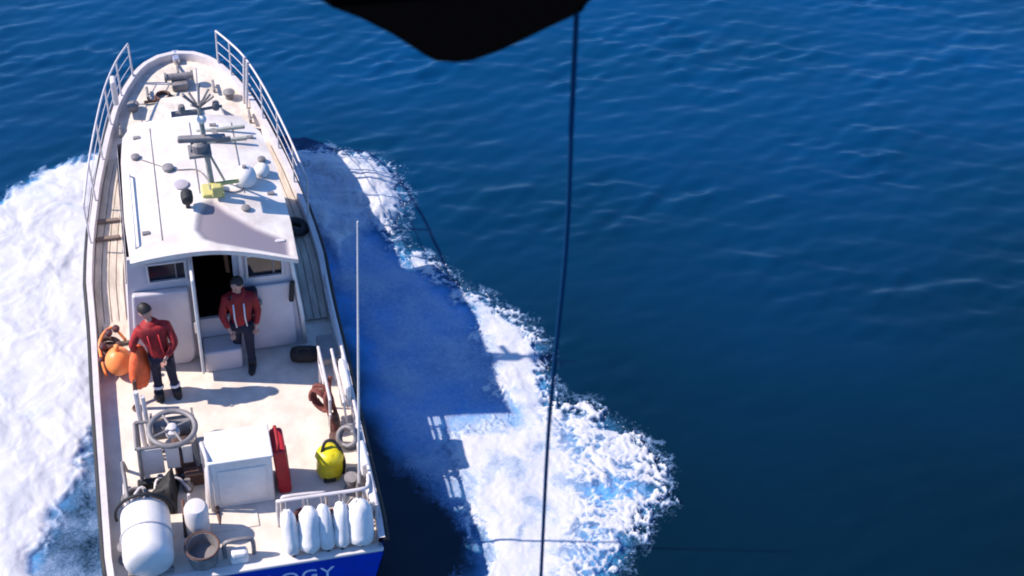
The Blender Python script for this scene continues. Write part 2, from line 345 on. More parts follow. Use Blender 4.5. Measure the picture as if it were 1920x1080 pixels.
def right_foam(x, y):
    wx = x + .25 * fbm(x * 1.6, y * 1.6, 3, 41); wy = y + .25 * fbm(x * 1.6, y * 1.6, 3, 47)
    vx_ = wx * 4.6 + .55 * fbm(x * 5, y * 5, 2, 71); vy_ = wy * 4.6 + .55 * fbm(x * 5, y * 5, 2, 74)
    q1 = wx + .20 * fbm(x * 3.4, y * 3.4, 4, 71); q2 = wy + .20 * fbm(x * 3.4, y * 3.4, 4, 74); rg = ridged(vx_ * .8, vy_ * .8, 3, 60)
    ca = 1 - npstep(.03, .34, cells(q1 * 5.2, q2 * 4.6, 3)); cb = 1 - npstep(.03, .40, cells(q1 * 10.5, q2 * 9.5, 9)); big = fbm(x * 1.7, y * 1.7, 3, 55)
    rd = np.clip(.34 * ca + .22 * cb + .62 * rg - .06 + .55 * big, 0, 1); lacec = npstep(.22, .85, rd)
    d0 = sdf(P_CREST, x, y); d = d0 + .13 * fbm(x * 3.2, y * 3.2, 4, 12)
    fringe = npstep(.42, .04, d0)                                    # broken, lacy rim
    edge = npstep(-.12, .16, d + fringe * (rd - .62) * .50)
    lace = npstep(-.30, .35, sdf(P_LACE, x, y))
    solid = .72 + .45 * fbm(wx * 2.2, wy * 2.2, 5, 21) - .10 * fringe
    cov = edge * ((1 - lace) * solid + lace * (.27 + .62 * lacec))
    inner = npstep(-.05, .55, sdf(P_VEIL, x, y) + .2 * fbm(x * 1.5, y * 1.5, 4, 61))
    veil = inner * (.44 + .16 * fbm(wx * 1.2, wy * 1.6, 5, 77))  # thin foam, kept sparse so the painted shade blue shows through
    out = npstep(-.02, .5, sdf(P_WAKE, x, y)) * (.20 + .25 * fbm(wx * 1.3, wy * 1.5, 5, 78))
    bow = npstep(-.05, .40, sdf(P_BOW, x, y) + .14 * fbm(x * 2.4, y * 2.4, 4, 88))
    halo = npstep(-.38, .05, d0 + .2 * fbm(x * 2.2, y * 2.2, 3, 19)) * (.10 + .34 * npstep(.45, .85, rd))
    cov = np.maximum(cov, halo)
    cov = np.maximum(np.maximum(cov, veil), np.maximum(out, bow * (.66 + .25 * fbm(x * 1.8, y * 1.8, 4, 90))))
    h = edge * (.03 + .06 * np.clip(d, 0, .6)) + edge * lace * .035 * rd + edge * .028 * fbm(wx * 3, wy * 3, 5, 33) + bow * (.10 + .09 * fbm(x * 1.8, y * 1.8, 4, 91)) + inner * .03
    return np.clip(cov, 0, 1), np.maximum(h, 0)
def left_foam(x, y):
    wx = x + .35 * fbm(x * 1.1, y * 1.1, 3, 14); wy = y + .35 * fbm(x * 1.1, y * 1.1, 3, 17)
    rd = ridged(wx * 3.2, wy * 3.2, 3, 64)
    d0 = sdf(P_LEFT, x, y); d = d0 + .16 * fbm(x * 1.8, y * 1.8, 4, 15) + npstep(.4, .0, d0) * (rd - .6) * .3
    e = npstep(-.14, .30, d)
    cov = e * (.84 + .40 * fbm(wx * .8, wy * .8, 4, 51) + .08 * (rd - .5))
    thin = npstep(.0, .6, sdf(P_LEFTW, x, y)) * (.24 + .3 * fbm(x * 1.6, y * 1.6, 4, 19))
    h = e * (.05 + .05 * np.clip(d, 0, 1)) + e * .07 * fbm(wx * 1.3, wy * 1.3, 5, 52)
    return np.clip(np.maximum(cov, thin), 0, 1), np.maximum(h, 0)
foam_r = foam_patch('bow_wave_foam', -2.6, 5.2, 8.6, 19.8, .02, right_foam, 'white and blue churned foam streaming off the starboard side, lacy at its outer edge')
foam_l = foam_patch('wake_foam', -9, -1.6, 8.6, 19.2, .022, left_foam, 'thick white foam spread along the port side of the boat to the left edge')

# spray droplets thrown off the foam edges
def droplets(name, polygon, n_, label, spread=.25, zmax=.35, i0=0, i1=None):
    V = []; Fc = []; pp = polygon[i0:i1]
    for k in range(n_):
        i = random.randrange(len(pp) - 1); t = random.random()
        x = lerp(pp[i][0], pp[i + 1][0], t) + random.gauss(0, spread); y = lerp(pp[i][1], pp[i + 1][1], t) + random.gauss(0, spread)
        z = abs(random.gauss(0, zmax * .5)) + .03; r = random.uniform(.003, .009) * (1 if random.random() < .9 else 1.8)
        bq = len(V); V += [(x + r, y, z), (x - r, y, z), (x, y + r, z), (x, y - r, z), (x, y, z + r), (x, y, z - r)]
        for a, b_, c in ((0, 2, 4), (2, 1, 4), (1, 3, 4), (3, 0, 4), (2, 0, 5), (1, 2, 5), (3, 1, 5), (0, 3, 5)): Fc.append((bq + a, bq + b_, bq + c))
    me = bpy.data.meshes.new(name); me.from_pydata(V, [], Fc); me.materials.append(M_['white']); o = bpy.data.objects.new(name, me); S.collection.objects.link(o)
    o['kind'] = 'stuff'; return tag(o, label, 'spray')
droplets('spray', P_CREST, 260, 'fine white droplets thrown up along the starboard foam edge', .045, .16, 2, 29)

# ================================================================= the boat
boat = thing('rescue_boat', 'blue and white rescue boat with white wheelhouse roof, seen from above under way', 'boat')
def zd(y): return .9 + .35 * sstep(4.0, 5.6, y) + .38 * sstep(5.2, 9.9, y)
GX_ = [-.05, 0, 3, 5, 6, 7, 8, 8.7, 9.2, 9.6, 9.85, 10.05, 10.12]
GB_ = [1.66, 1.68, 1.72, 1.72, 1.63, 1.49, 1.29, 1.12, .93, .74, .58, .30, .02]
def gb(y): return interp(y, GX_, GB_)
def gz(y): return zd(y) + .2 - .06 * sstep(6, 9.9, y)
ysn = list(np.linspace(-.05, 5, 16)) + list(np.linspace(5.3, 9.2, 18)) + [9.4, 9.6, 9.75, 9.88, 9.97, 10.05, 10.10, 10.12]
def hull_sec(y, side):
    g = gb(y); k = sstep(4.5, 10, y); yy = y
    return [(side * g, yy, gz(y)), (side * (g - .02 - .10 * k), yy - .10 * k, gz(y) - .35), (side * max(0.0, g * .94 - .42 * k * (g / 1.7 + .3)), yy - .45 * k, .35), (side * max(0, g * .90 - .5 * k * (g / 1.7 + .3)), yy - .6 * k, .02), (0, yy - .9 * k, -.45)]
m = MB()
for sd_ in (-1, 1): m.grid([hull_sec(y, sd_) for y in ysn])
m.build('hull', 'blue', boat, smooth='auto')
# dark lower strake
m = MB()
for sd_ in (-1, 1):
    m.grid([[Vector(q) + Vector((sd_ * .012, 0, 0)) for q in (lambda s: [s[1], tuple(lerp(Vector(s[1]), Vector(s[2]), .5)), s[2], s[3]])(hull_sec(y, sd_))] for y in ysn[:-3]])
m.build('bottom_paint', 'navy', boat, smooth=True)
# transom
tb = .0
m = MB(); sR = hull_sec(-.05, 1); sL = hull_sec(-.05, -1)
m._add([(sL[0][0], -.05, .9), sL[1], sL[2], sL[3], sL[4], sR[3], sR[2], sR[1], (sR[0][0], -.05, .9)], [tuple(range(9))])
m.build('transom', 'blue', boat)
m = MB(); m.box((0, -.03, .905), (3.30, .12, .05), bev=.015); m.build('transom_ledge', 'gel', boat)
# rubbing strake and bulwark
m = MB()
for sd_ in (-1, 1): m.tube([(sd_ * (gb(y) + .025), y, gz(y) - .05) for y in ysn if y < 10.06], .045, 8)
m.build('rubbing_strake', 'black', boat, smooth=True)
OUTL = [(gb(y), y) for y in ysn]
INS = []
for i, (x, y) in enumerate(OUTL):
    a = OUTL[max(i - 1, 0)]; b_ = OUTL[min(i + 1, len(OUTL) - 1)]; t = Vector((b_[0] - a[0], b_[1] - a[1])).normalized(); nn_ = Vector((-t.y, t.x)); INS.append((max(x + nn_.x * .068, 0), y + nn_.y * .068))
INS[-1] = (0, 10.05)
m = MB()
for sd_ in (-1, 1):
    m.grid([[(sd_ * (o_[0] + .012), o_[1], gz(o_[1]) - .03), (sd_ * (o_[0] + .012), o_[1] + .012 * (o_[1] > 9.9), gz(o_[1]) + .012), (sd_ * q_[0], q_[1], gz(o_[1]) + .012), (sd_ * q_[0], q_[1], zd(o_[1]) - .02)] for o_, q_ in zip(OUTL, INS)])
m.build('bulwark', 'pale', boat, smooth='auto')
_iy = [q_[1] for q_ in INS]; _ix = [q_[0] for q_ in INS]
def gbi(y): return interp(y, _iy, _ix)
# decks
def deck(name, mt, y0, y1, n_=16, lift=0):
    m = MB(); rows = []
    for i in range(n_ + 1):
        y = lerp(y0, y1, i / n_); w = max(gbi(y) + .004, .01); rows.append([(w * t, y, zd(y) + lift + .015 * (1 - t * t)) for t in np.linspace(-1, 1, 9)])
    m.grid(rows); return m.build(name, mt, boat, smooth=True)
deck('aft_deck', 'deck', -.03, 3.98)
deck('side_deck', 'tan', 3.98, 7.7, 20)
deck('fore_deck', 'fore', 7.7, 10.055, 40)
# side deck planks: raised boards on the port and starboard walkways
pl = []
me_cache = None
for sd_ in (-1, 1):
    for j in range(4):
        m = MB(); rows = []
        for i in range(15):
            y = lerp(4.05, 7.6, i / 14); w = gb(y) - .085; x0 = w - j * .105; x1 = x0 - .093
            rows.append([(sd_ * x0, y, zd(y) + .012), (sd_ * x0, y, zd(y) + .034), (sd_ * x1, y, zd(y) + .034), (sd_ * x1, y, zd(y) + .012)])
        m.grid(rows); m.build('plank', 'tan', boat)
# two dark cross bars and step on the port walkway (photo 180-240, 410-455)
for yy in (P(205, 420, 1.3).y, P(205, 450, 1.3).y):
    MB().box((-1.38, yy, zd(yy) + .06), (.36, .07, .05), bev=.01).build('deck_step', 'seam', boat)
m = MB()
m.prism([(-1.56, 4.05), (-1.2, 4.05), (-1.2, 4.5), (-1.56, 4.9)], .95, 1.0)
m.build('deck_ramp', 'tan', boat)

# ---- foredeck trunk, hatch, windlass
m = MB(); poly_t = [(-.85, 6.55), (.85, 6.55), (.80, 7.6), (.62, 8.5), (.35, 8.85), (-.35, 8.85), (-.62, 8.5), (-.80, 7.6)]
zb = zd(7.7)
m.prism(poly_t, zb - .05, zb + .33, .93); m.build('coachroof', 'fore', boat, bevel=.03)
m = MB(); m.box((0, 8.05, zb + .36), (.55, .5, .07), bev=.02); ht = m.build('hatch', 'white', boat)
MB().box((0, 8.05, zb + .402), (.42, .38, .012)).build('hatch_glass', 'glass', ht)
m = MB(); q = Vector((0, 9.3, zd(9.3)))
m.box(q + Vector((0, 0, .08)), (.26, .34, .14), bev=.02); m.rod(q + Vector((-.2, 0, .2)), q + Vector((.2, 0, .2)), .06, 12)
m.rod(q + Vector((-.2, 0, .2)), q + Vector((-.24, 0, .2)), .085, 12); m.rod(q + Vector((.2, 0, .2)), q + Vector((.24, 0, .2)), .085, 12)
wd = m.build('windlass', 'grey', boat, smooth='auto')
MB().tube([q + Vector((0, .1 + .07 * i, .2 - .02 * i)) for i in range(10)], .022, 6).build('anchor_chain', 'grey', wd)
MB().box(q + Vector((0, .75, .1)), (.12, .3, .1), bev=.02).build('bow_roller', 'steel', boat)
for x, y in ((-.55, 9.1), (.55, 9.1), (-1.05, 8.25), (1.05, 8.25)):
    m = MB(); z = zd(y); m.rod((x, y - .07, z), (x, y - .07, z + .09), .022); m.rod((x, y + .07, z), (x, y + .07, z + .09), .022); m.rod((x, y - .15, z + .09), (x, y + .15, z + .09), .022)
    m.build('mooring_cleat', 'grey', boat, smooth='auto')
m = MB(); m.ring((-.30, 9.0, zd(9) + .04), .13, .022); m.ring((-.30, 9.0, zd(9) + .08), .11, .022); m.build('anchor_rope', 'brown', boat, smooth=True)
for a, b_ in (((-.95, 8.0), (-.45, 8.02)), ((-.62, 8.9), (.1, 8.92)), ((.3, 7.9), (1.0, 7.8))):
    m = MB(); m.rod((*a, zd(a[1]) + .06), (*b_, zd(b_[1]) + .06), .025); m.build('foot_rail', 'brown', boat, smooth='auto')
for x, y in ((-.8, 8.8), (.78, 8.85), (.2, 8.7)):
    MB().lathe((x, y, zd(y)), (0, 0, 1), [(.07, 0), (.07, .08), (.10, .10), (.10, .13), (.04, .16)], 12).build('deck_vent', 'grey', boat, smooth='auto')

# ---- bow rails
def rail(side, ys_, hgt, lower=(.5,), name='bow_rail', mt='pale', top=None):
    pts = [(side * (gb(y) - .03), y, gz(y) + hgt(y) if callable(hgt) else gz(y) + hgt) for y in ys_]
    r = MB(); r.tube(smooth_curve(pts, 4), .017, 8); r.tube([pts[-1], (pts[-1][0], pts[-1][1] + .05, pts[-1][2] - .25), (side * (gb(ys_[-1]) - .04), ys_[-1] + .03, gz(ys_[-1]))], .016, 8)
    o = r.build(name, mt, boat, smooth=True)
    for f in lower:
        MB().tube(smooth_curve([(p[0], p[1], lerp(gz(y), p[2], f)) for p, y in zip(pts, ys_)], 3), .007, 6).build('rail_wire', mt, o, smooth=True)
    for i, y in enumerate(ys_):
        MB().rod((side * (gb(y) - .035), y, gz(y) - .02), pts[i], .015, 8).build('stanchion', mt, o, smooth='auto')
    return o
hb = lambda y: .72 - .08 * sstep(8, 9.8, y)
rail(-1, [5.7, 6.6, 7.5, 8.3, 9.0, 9.5], hb, (.36, .68))
rail(1, [5.7, 6.5, 7.3, 8.05, 8.75, 9.25, 9.62], hb, (.36, .68))
m = MB()
for y in (8.55, 8.68): m.rod((gb(y) - .12, y, zd(y)), (gb(y) - .06, y, gz(y) + .74), .022)
m.build('rail_brace', 'pale', boat, smooth='auto')
m = MB(); y = 8.72; m.box((-gb(y) + .05, y, gz(y) + .33), (.09, .22, .46), bev=.03); m.build('rail_locker', 'pale', boat)

# ---- wheelhouse
YB, ZT = 3.62, 2.86
def wx(z): return lerp(1.22, 1.04, (z - .9) / (ZT - .9))
YF0, YF1 = 6.75, 6.25
m = MB()
for sd_ in (-1, 1): m.grid([[(sd_ * wx(.9), YB, .88), (sd_ * wx(ZT), YB, ZT)], [(sd_ * wx(.9), YF0 - .2, .88), (sd_ * wx(ZT), YF1 - .1, ZT)], [(sd_ * .85, YF0, .88), (sd_ * .8, YF1, ZT)]])
m.grid([[(-.85, YF0, .88), (-.8, YF1, ZT)], [(.85, YF0, .88), (.8, YF1, ZT)]])
cabin = m.build('cabin', 'wall', boat)
# rear wall pieces around the door and the two windows
DX0, DX1, DZ0, DZ1 = -.20, .32, 1.62, 2.80
WL = (-.80, -.30, 2.42, 2.74); WR = (.50, .98, 2.28, 2.68)
def wallpoly(name, pts, mt='wall', t=.06, y=YB, bev=.012):
    m = MB(); nn = len(pts); V = [(p[0], y, p[1]) for p in pts] + [(p[0], y + t, p[1]) for p in pts]
    m._add(V, [tuple(range(nn)), tuple(range(nn, 2 * nn))[::-1]] + [(i, (i + 1) % nn, nn + (i + 1) % nn, nn + i) for i in range(nn)]); return m.build(name, mt, boat, bevel=bev)
def wall_win(x0, x1, w, left):          # wall panel with a hole, as four butted pieces joined into one mesh
    a, b_, c, d = w; m = MB()
    def quad(p): V = [(q[0], YB, q[1]) for q in p] + [(q[0], YB + .06, q[1]) for q in p]; m._add(V, [(0, 1, 2, 3), (7, 6, 5, 4), (0, 1, 5, 4), (1, 2, 6, 5), (2, 3, 7, 6), (3, 0, 4, 7)])
    X0 = (lambda z: -wx(z) + .005) if left else (lambda z: x0); X1 = (lambda z: x1) if left else (lambda z: wx(z) - .005)
    quad([(X0(.9), .9), (X1(.9), .9), (X1(c), c), (X0(c), c)]); quad([(X0(d), d), (X1(d), d), (X1(ZT), ZT), (X0(ZT), ZT)])
    quad([(X0(c), c), (a, c), (a, d), (X0(d), d)]); quad([(b_, c), (X1(c), c), (X1(d), d), (b_, d)])
    wp = m.build('rear_wall_panel', 'wall', boat)
    fr = MB()
    for z in (c, d): fr.box(((a + b_) / 2, YB - .012, z), (b_ - a + .05, .03, .03), bev=.008)
    for x in (a, b_): fr.box((x, YB - .013, (c + d) / 2), (.03, .032, d - c + .02), bev=.008)
    f = fr.build('window', 'pale', boat); MB().box(((a + b_) / 2, YB + .035, (c + d) / 2), (b_ - a, .012, d - c)).build('pane', 'glass', f)
    MB().box(((a + b_) / 2 + .12, YB + .02, (c + d) / 2), (.02, .02, d - c)).build('window_bar', 'grey', f)
    return wp
wall_win(-1, DX0, WL, True); wall_win(DX1, 1, WR, False)
wallpoly('door_lintel', [(DX0, DZ1), (DX1, DZ1), (DX1, ZT), (DX0, ZT)])
wallpoly('door_sill', [(DX0, .9), (DX1, .9), (DX1, DZ0), (DX0, DZ0)])
MB().box((.42, YB - .03, 2.2), (.05, .06, 1.2), bev=.012).build('door_post', 'pale', boat)
m = MB(); m.box((DX0 - .035, YB - .24, 1.92), (.04, .48, 1.75), bev=.015); dr = m.build('door', 'white', boat)
MB().rod((DX0 - .07, YB - .42, 1.8), (DX0 - .07, YB - .42, 1.98), .015).build('handle', 'steel', dr)
MB().box((.06, YB - .17, 1.10), (.52, .33, .38), bev=.03).build('door_step', 'wall', boat)
# port locker with rounded corner
wallpoly('rear_locker', [(-1.16, .92), (-.42, .92), (-.33, 1.0), (-.30, 1.15), (-.30, 2.30), (-1.04, 2.30)], 'wall', .10, YB - .11, .03)
# starboard panel with a pale raised rim, dark slot
MB().tube([(1.24, YB - .03, .95), (1.20, YB - .03, 1.6), (1.12, YB - .03, 2.3), (1.07, YB - .03, 2.8)], .03, 8).build('panel_rim', 'white', boat, smooth=True)
wallpoly('rear_locker', [(.46, .98), (1.12, .98), (1.08, 2.15), (.46, 2.15)], 'wall', .05, YB - .06, .02)
MB().box((1.08, YB - .09, 2.02), (.07, .06, .36), ry=.08, bev=.02).build('grab_handle', 'black', boat)
MB().lathe((.62, YB - .08, 1.9), (0, -1, 0), [(.05, 0), (.05, .04), (.03, .06)], 12).build('deck_lamp', 'grey', boat, smooth='auto')
# interior
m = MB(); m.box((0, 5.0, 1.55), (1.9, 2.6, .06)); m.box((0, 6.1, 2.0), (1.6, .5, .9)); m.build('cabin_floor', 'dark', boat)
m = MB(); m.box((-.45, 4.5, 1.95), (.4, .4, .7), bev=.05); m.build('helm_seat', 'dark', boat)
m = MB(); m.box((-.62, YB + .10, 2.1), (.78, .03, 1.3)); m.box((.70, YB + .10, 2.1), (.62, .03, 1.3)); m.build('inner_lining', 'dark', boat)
# side windows
for sd_ in (-1, 1):
    for j in range(3):
        y0 = 3.95 + j * .78; m = MB(); z0, z1 = 2.15, 2.65
        m._add([(sd_ * (wx(z0) + .012), y0, z0), (sd_ * (wx(z0) + .012), y0 + .62, z0), (sd_ * (wx(z1) + .012), y0 + .62, z1), (sd_ * (wx(z1) + .012), y0, z1),
                (sd_ * (wx(z0) - .01), y0, z0), (sd_ * (wx(z0) - .01), y0 + .62, z0), (sd_ * (wx(z1) - .01), y0 + .62, z1), (sd_ * (wx(z1) - .01), y0, z1)],
               [(0, 1, 2, 3), (7, 6, 5, 4), (0, 1, 5, 4), (1, 2, 6, 5), (2, 3, 7, 6), (3, 0, 4, 7)])
        m.build('side_window', 'glass', boat)
# roof: cambered slab, aft edge bowed, crown left of centre, painted shade patch with a shallow dip to starboard
def roof_x(side, y):
    return (interp(y, [3.2, 4.3, 5.6, 6.2, 6.5], [-.98, -1.02, -1.0, -.95, -.80]) if side < 0 else interp(y, [3.0, 4.0, 5.2, 6.1, 6.45], [1.15, 1.17, 1.14, 1.02, .80]))
def roof_z(x, y):
    w = .10 * (1 - (abs(x + .02) / 1.1) ** 2) - .07 * sstep(0, 1.1, x)
    return 2.93 + w - .05 * sstep(5.8, 6.5, y)
SHADE_PATCH = [(-.04, 4.17), (-.10, 3.86), (.0, 3.66), (.18, 3.55), (.6, 3.42), (1.06, 3.30), (1.08, 3.62), (.69, 3.86), (.37, 4.17), (.18, 4.45), (.06, 4.40)]  # outline of the shade painted on the roof
nx_, ny_ = 96, 130
tx = np.linspace(0, 1, nx_); ty = np.linspace(0, 1, ny_)
RX = np.zeros((ny_, nx_)); RY = np.zeros_like(RX); RZ = np.zeros_like(RX)
for i, v in enumerate(ty):
    for k, u in enumerate(tx):
        x_ = lerp(-1, 1.15, u); ya = 3.40 - .20 * u + .07 * math.sin(math.pi * u)
        y = lerp(ya, 6.5, v); x = lerp(roof_x(-1, y), roof_x(1, y), u); RX[i, k] = x; RY[i, k] = y; RZ[i, k] = roof_z(x, y)
wd_ = sdf(SHADE_PATCH, RX, RY); shade_patch_m = npstep(-.05, .06, wd_)
RZ -= .035 * shade_patch_m  # slight dip shaped to go with the painted shade
RZ += .03 * npstep(.14, .05, RY - RY[0:1, :])       # raised aft lip
rows = [[Vector((RX[i, k], RY[i, k], RZ[i, k])) for k in range(nx_)] for i in range(ny_)]
m = MB(); m.grid(rows)
edge = rows[0] + [r[-1] for r in rows[1:]] + rows[-1][-2::-1] + [r[0] for r in rows[-2:0:-1]]
m.grid([edge, [v - Vector((0, 0, .07)) for v in edge]], close=True)
m._add([v - Vector((0, 0, .07)) for v in edge], [tuple(range(len(edge)))])
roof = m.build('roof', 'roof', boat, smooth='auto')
# cast shade painted into the roof colour, as a vertex attribute
vx = np.array([v.co[:] for v in roof.data.vertices]); pm = npstep(-.05, .05, sdf(SHADE_PATCH, vx[:, 0], vx[:, 1]))
pa = roof.data.attributes.new('shade_patch', 'FLOAT', 'POINT'); pa.data.foreach_set('value', pm.astype(np.float32))
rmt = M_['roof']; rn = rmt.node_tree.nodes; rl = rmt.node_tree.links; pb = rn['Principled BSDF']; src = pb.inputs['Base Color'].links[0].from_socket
ra_ = rn.new('ShaderNodeAttribute'); ra_.attribute_name = 'shade_patch'; rx_ = rn.new('ShaderNodeMix'); rx_.data_type = 'RGBA'; rl.new(ra_.outputs['Fac'], rx_.inputs['Factor']); rl.new(src, rx_.inputs['A'])
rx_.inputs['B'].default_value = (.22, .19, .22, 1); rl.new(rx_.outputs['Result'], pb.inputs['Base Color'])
def rz(x, y): return roof_z(x, y)
# roof fittings
for x_ in (-.55, .02, .62): MB().tube([(x_, y_, rz(x_, y_) + .006) for y_ in np.linspace(3.75 if x_ < 0 else 4.6, 6.3, 8)], .007, 5).build('roof_seam', 'grey', boat)
MB().tube(smooth_curve([(.20, 4.7, rz(.2, 4.7) + .01), (.05, 5.1, rz(.05, 5.1) + .012), (-.30, 5.2, rz(-.3, 5.2) + .012), (-.72, 5.55, rz(-.72, 5.55) + .012)], 6), .009, 5).build('roof_cable', 'grey', boat)
MB().tube(smooth_curve([(.28, 4.66, rz(.28, 4.66) + .01), (.5, 4.60, rz(.5, 4.6) + .012), (.66, 4.72, rz(.66, 4.72) + .012)], 6), .009, 5).build('roof_cable', 'grey', boat)
for x_, y_ in ((-.75, 3.95), (-.75, 6.1), (.85, 5.9), (.35, 6.2), (.98, 4.6)): MB().box((x_, y_, rz(x_, y_) + .012), (.10, .06, .03), bev=.008).build('roof_pad_eye', 'grey', boat)
for (x, y, r, h, mt_, nm) in ((-.79, 5.61, .055, .06, 'grey', 'roof_vent'), (-.36, 5.22, .07, .07, 'grey', 'roof_vent'), (-.21, 4.83, .09, .04, 'roofgrey', 'roof_vent'), (.60, 4.24, .055, .05, 'grey', 'roof_vent'), (.95, 5.35, .05, .06, 'grey', 'roof_vent')):
    MB().lathe((x, y, rz(x, y) - .01), (0, 0, 1), [(r, 0), (r, h * .6), (r * 1.2, h * .7), (r * 1.1, h), (r * .5, h * 1.3)], 14).build(nm, mt_, boat, smooth='auto')
x, y = -.16, 4.34; z = rz(x, y); m = MB(); m.rod((x, y, z), (x, y, z + .10), .03); m.lathe((x, y - .08, z + .17), (0, 1, .1), [(.03, -.02), (.075, 0), (.085, .08), (.08, .16), (.03, .19)], 14)
m.build('searchlight', 'black', boat, smooth='auto')
x, y = .66, 4.84; z = rz(x, y); m = MB(); m.lathe((x, y, z - .01), (0, 0, 1), [(.12, 0), (.155, .03), (.165, .10), (.15, .18), (.10, .24), (.04, .265), (.01, .27)], 20); rd = m.build('satellite_dome', 'white', boat, smooth='auto')
MB().lathe((x, y, z + .262), (0, 0, 1), [(.035, 0), (.03, .02), (.01, .025)], 10).build('dome_cap', 'grey', rd)
x, y = .92, 5.05; z = rz(x, y); MB().lathe((x, y, z), (0, 0, 1), [(.09, 0), (.11, .04), (.10, .11), (.05, .16), (.01, .17)], 16).build('gps_dome', 'white', boat, smooth='auto')
for y in (5.75, 6.05): MB().box((.45, y, rz(.45, y) + .03), (.7, .05, .05), bev=.01).build('roof_rack_bar', 'olive', boat)
# mast
mb_ = Vector((.20, 4.62, 2.98))
m = MB(); m.rod(mb_, mb_ + Vector((-.07, -.02, 1.5)), .045, 10, .03)
m.rod(mb_ + Vector((.20, .22, -.02)), mb_ + Vector((-.02, 0, .75)), .018)
mast = m.build('mast', 'olive', boat, smooth='auto')
m = MB(); m.box(mb_ + Vector((0, 0, .04)), (.30, .26, .12), bev=.02); m.build('mast_foot', 'mustard', mast)
m = MB(); m.box(mb_ + Vector((.05, -.16, .18)), (.14, .10, .18), bev=.02); m.rod(mb_ + Vector((-.04, -.05, .2)), mb_ + Vector((.36, -.05, .22)), .03); m.build('mast_bracket', 'mustard', mast)
t_ = mb_ + Vector((-.12, -.10, .82))
m = MB(); m.box(t_, (.30, .26, .05), bev=.01); m.lathe(t_ + Vector((0, 0, .02)), (0, 0, 1), [(.11, 0), (.11, .12), (.07, .15)], 14); m.build('radar_base', 'grey', mast)
m = MB(); m.box(t_ + Vector((.04, 0, .20)), (.62, .09, .08), rz=-.1, bev=.02); m.build('radar_scanner', 'grey', mast)
m = MB(); m.box(mb_ + Vector((.12, .05, .95)), (.05, .22, .05), rz=.3); m.box(mb_ + Vector((.20, -.05, .93)), (.20, .05, .06)); m.build('horn', 'grey', mast)
m = MB(); top = mb_ + Vector((-.07, -.02, 1.5))
m.rod(top + Vector((-.30, 0, -.1)), top + Vector((.30, .02, -.08)), .02)
for k in range(9):
    a = k * .7; m.rod(top + Vector((0, 0, -.05)), top + Vector((.20 * math.cos(a), .16 * math.sin(a), .10 + .05 * (k % 3))), .016)
m.build('aerial_cluster', 'grey', mast, smooth='auto')
MB().ball(top + Vector((.02, -.02, -.22)), .065).build('mast_light', 'white', mast, smooth=True)
m = MB(); m.rod(top, top + Vector((.02, 0, .55)), .008); m.build('masthead_aerial', 'pale', mast)
for dx in (-.22, .22): MB().lathe(top + Vector((dx, 0, -.1)), (0, 0, 1), [(.045, 0), (.05, .05), (.04, .11), (.01, .12)], 10).build('navigation_light', 'grey', mast, smooth='auto')

# roof grab rail, lee side boxes
m = MB(); m.tube([(-.9, 3.7, rz(-.9, 3.7)), (-.9, 3.75, rz(-.9, 3.7) + .07), (-.9, 5.2, rz(-.9, 5.2) + .07), (-.9, 5.25, rz(-.9, 5.2))], .014); m.build('roof_grab_rail', 'white', boat, smooth=True)

# ---- starboard and port handrails aft
def side_rail(side, ys_, h, xoff=.06):
    pts = [(side * (gb(y) - xoff), y, gz(y) + h) for y in ys_]
    o = MB().tube(smooth_curve(pts, 3), .024, 8).build('side_rail', 'pale', boat, smooth=True)
    MB().tube([(p[0], p[1], p[2] - h * .5) for p in pts], .014, 6).build('rail_wire', 'pale', o, smooth=True)
    for p, y in zip(pts, ys_): MB().rod((p[0], y, gz(y) - .02), p, .021, 8).build('stanchion', 'pale', o, smooth='auto')
side_rail(1, [.25, .8, 1.35, 1.9, 2.5, 3.1, 3.7, 4.4], .30)
# short inner rack on the starboard quarter holding gear
m = MB()
for y in (1.9, 2.35, 2.8): m.rod((1.32, y, .9), (1.32, y, 1.58), .018); m.rod((1.55, y, .9), (1.50, y, 1.5), .016)
m.rod((1.32, 1.85, 1.58), (1.32, 2.85, 1.58), .020); m.rod((1.50, 1.85, 1.5), (1.50, 2.85, 1.5), .020); m.rod((1.32, 1.85, 1.3), (1.32, 2.85, 1.3), .014)
m.build('gear_rack', 'pale', boat, smooth='auto')
m = MB(); m.box((1.6, 1.05, 1.32), (.10, .42, .24), bev=.03); m.box((1.6, .45, 1.30), (.10, .34, .22), bev=.03); m.build('rail_box', 'white', boat)
m = MB(); m.box((1.58, 2.25, 1.45), (.09, .55, .42), bev=.04); m.build('rail_box', 'white', boat)
m = MB(); m.box((1.5, 3.2, 1.15), (.26, .5, .12), bev=.03); m.build('side_hatch', 'grey', boat)
# pushpit rail at the stern
m = MB(); m.tube(smooth_curve([(.44, .50, .92), (.44, .50, 1.36), (.50, .46, 1.46), (1.0, .44, 1.48), (1.45, .44, 1.48), (1.56, .50, 1.45), (1.60, .7, 1.42)], 5), .024)
pr = m.build('pushpit', 'pale', boat, smooth=True)
for x in (.75, 1.0, 1.25, 1.5): MB().rod((x, .44, .9), (x, .44, 1.47), .018).build('stanchion', 'pale', pr, smooth='auto')
m = MB(); m.tube(smooth_curve([(.50, .62, .92), (.50, .60, 1.3), (.58, .58, 1.38), (.95, .56, 1.38), (1.05, .58, 1.30), (1.06, .60, .92)], 5), .022); m.build('deck_hoop', 'pale', boat, smooth=True)
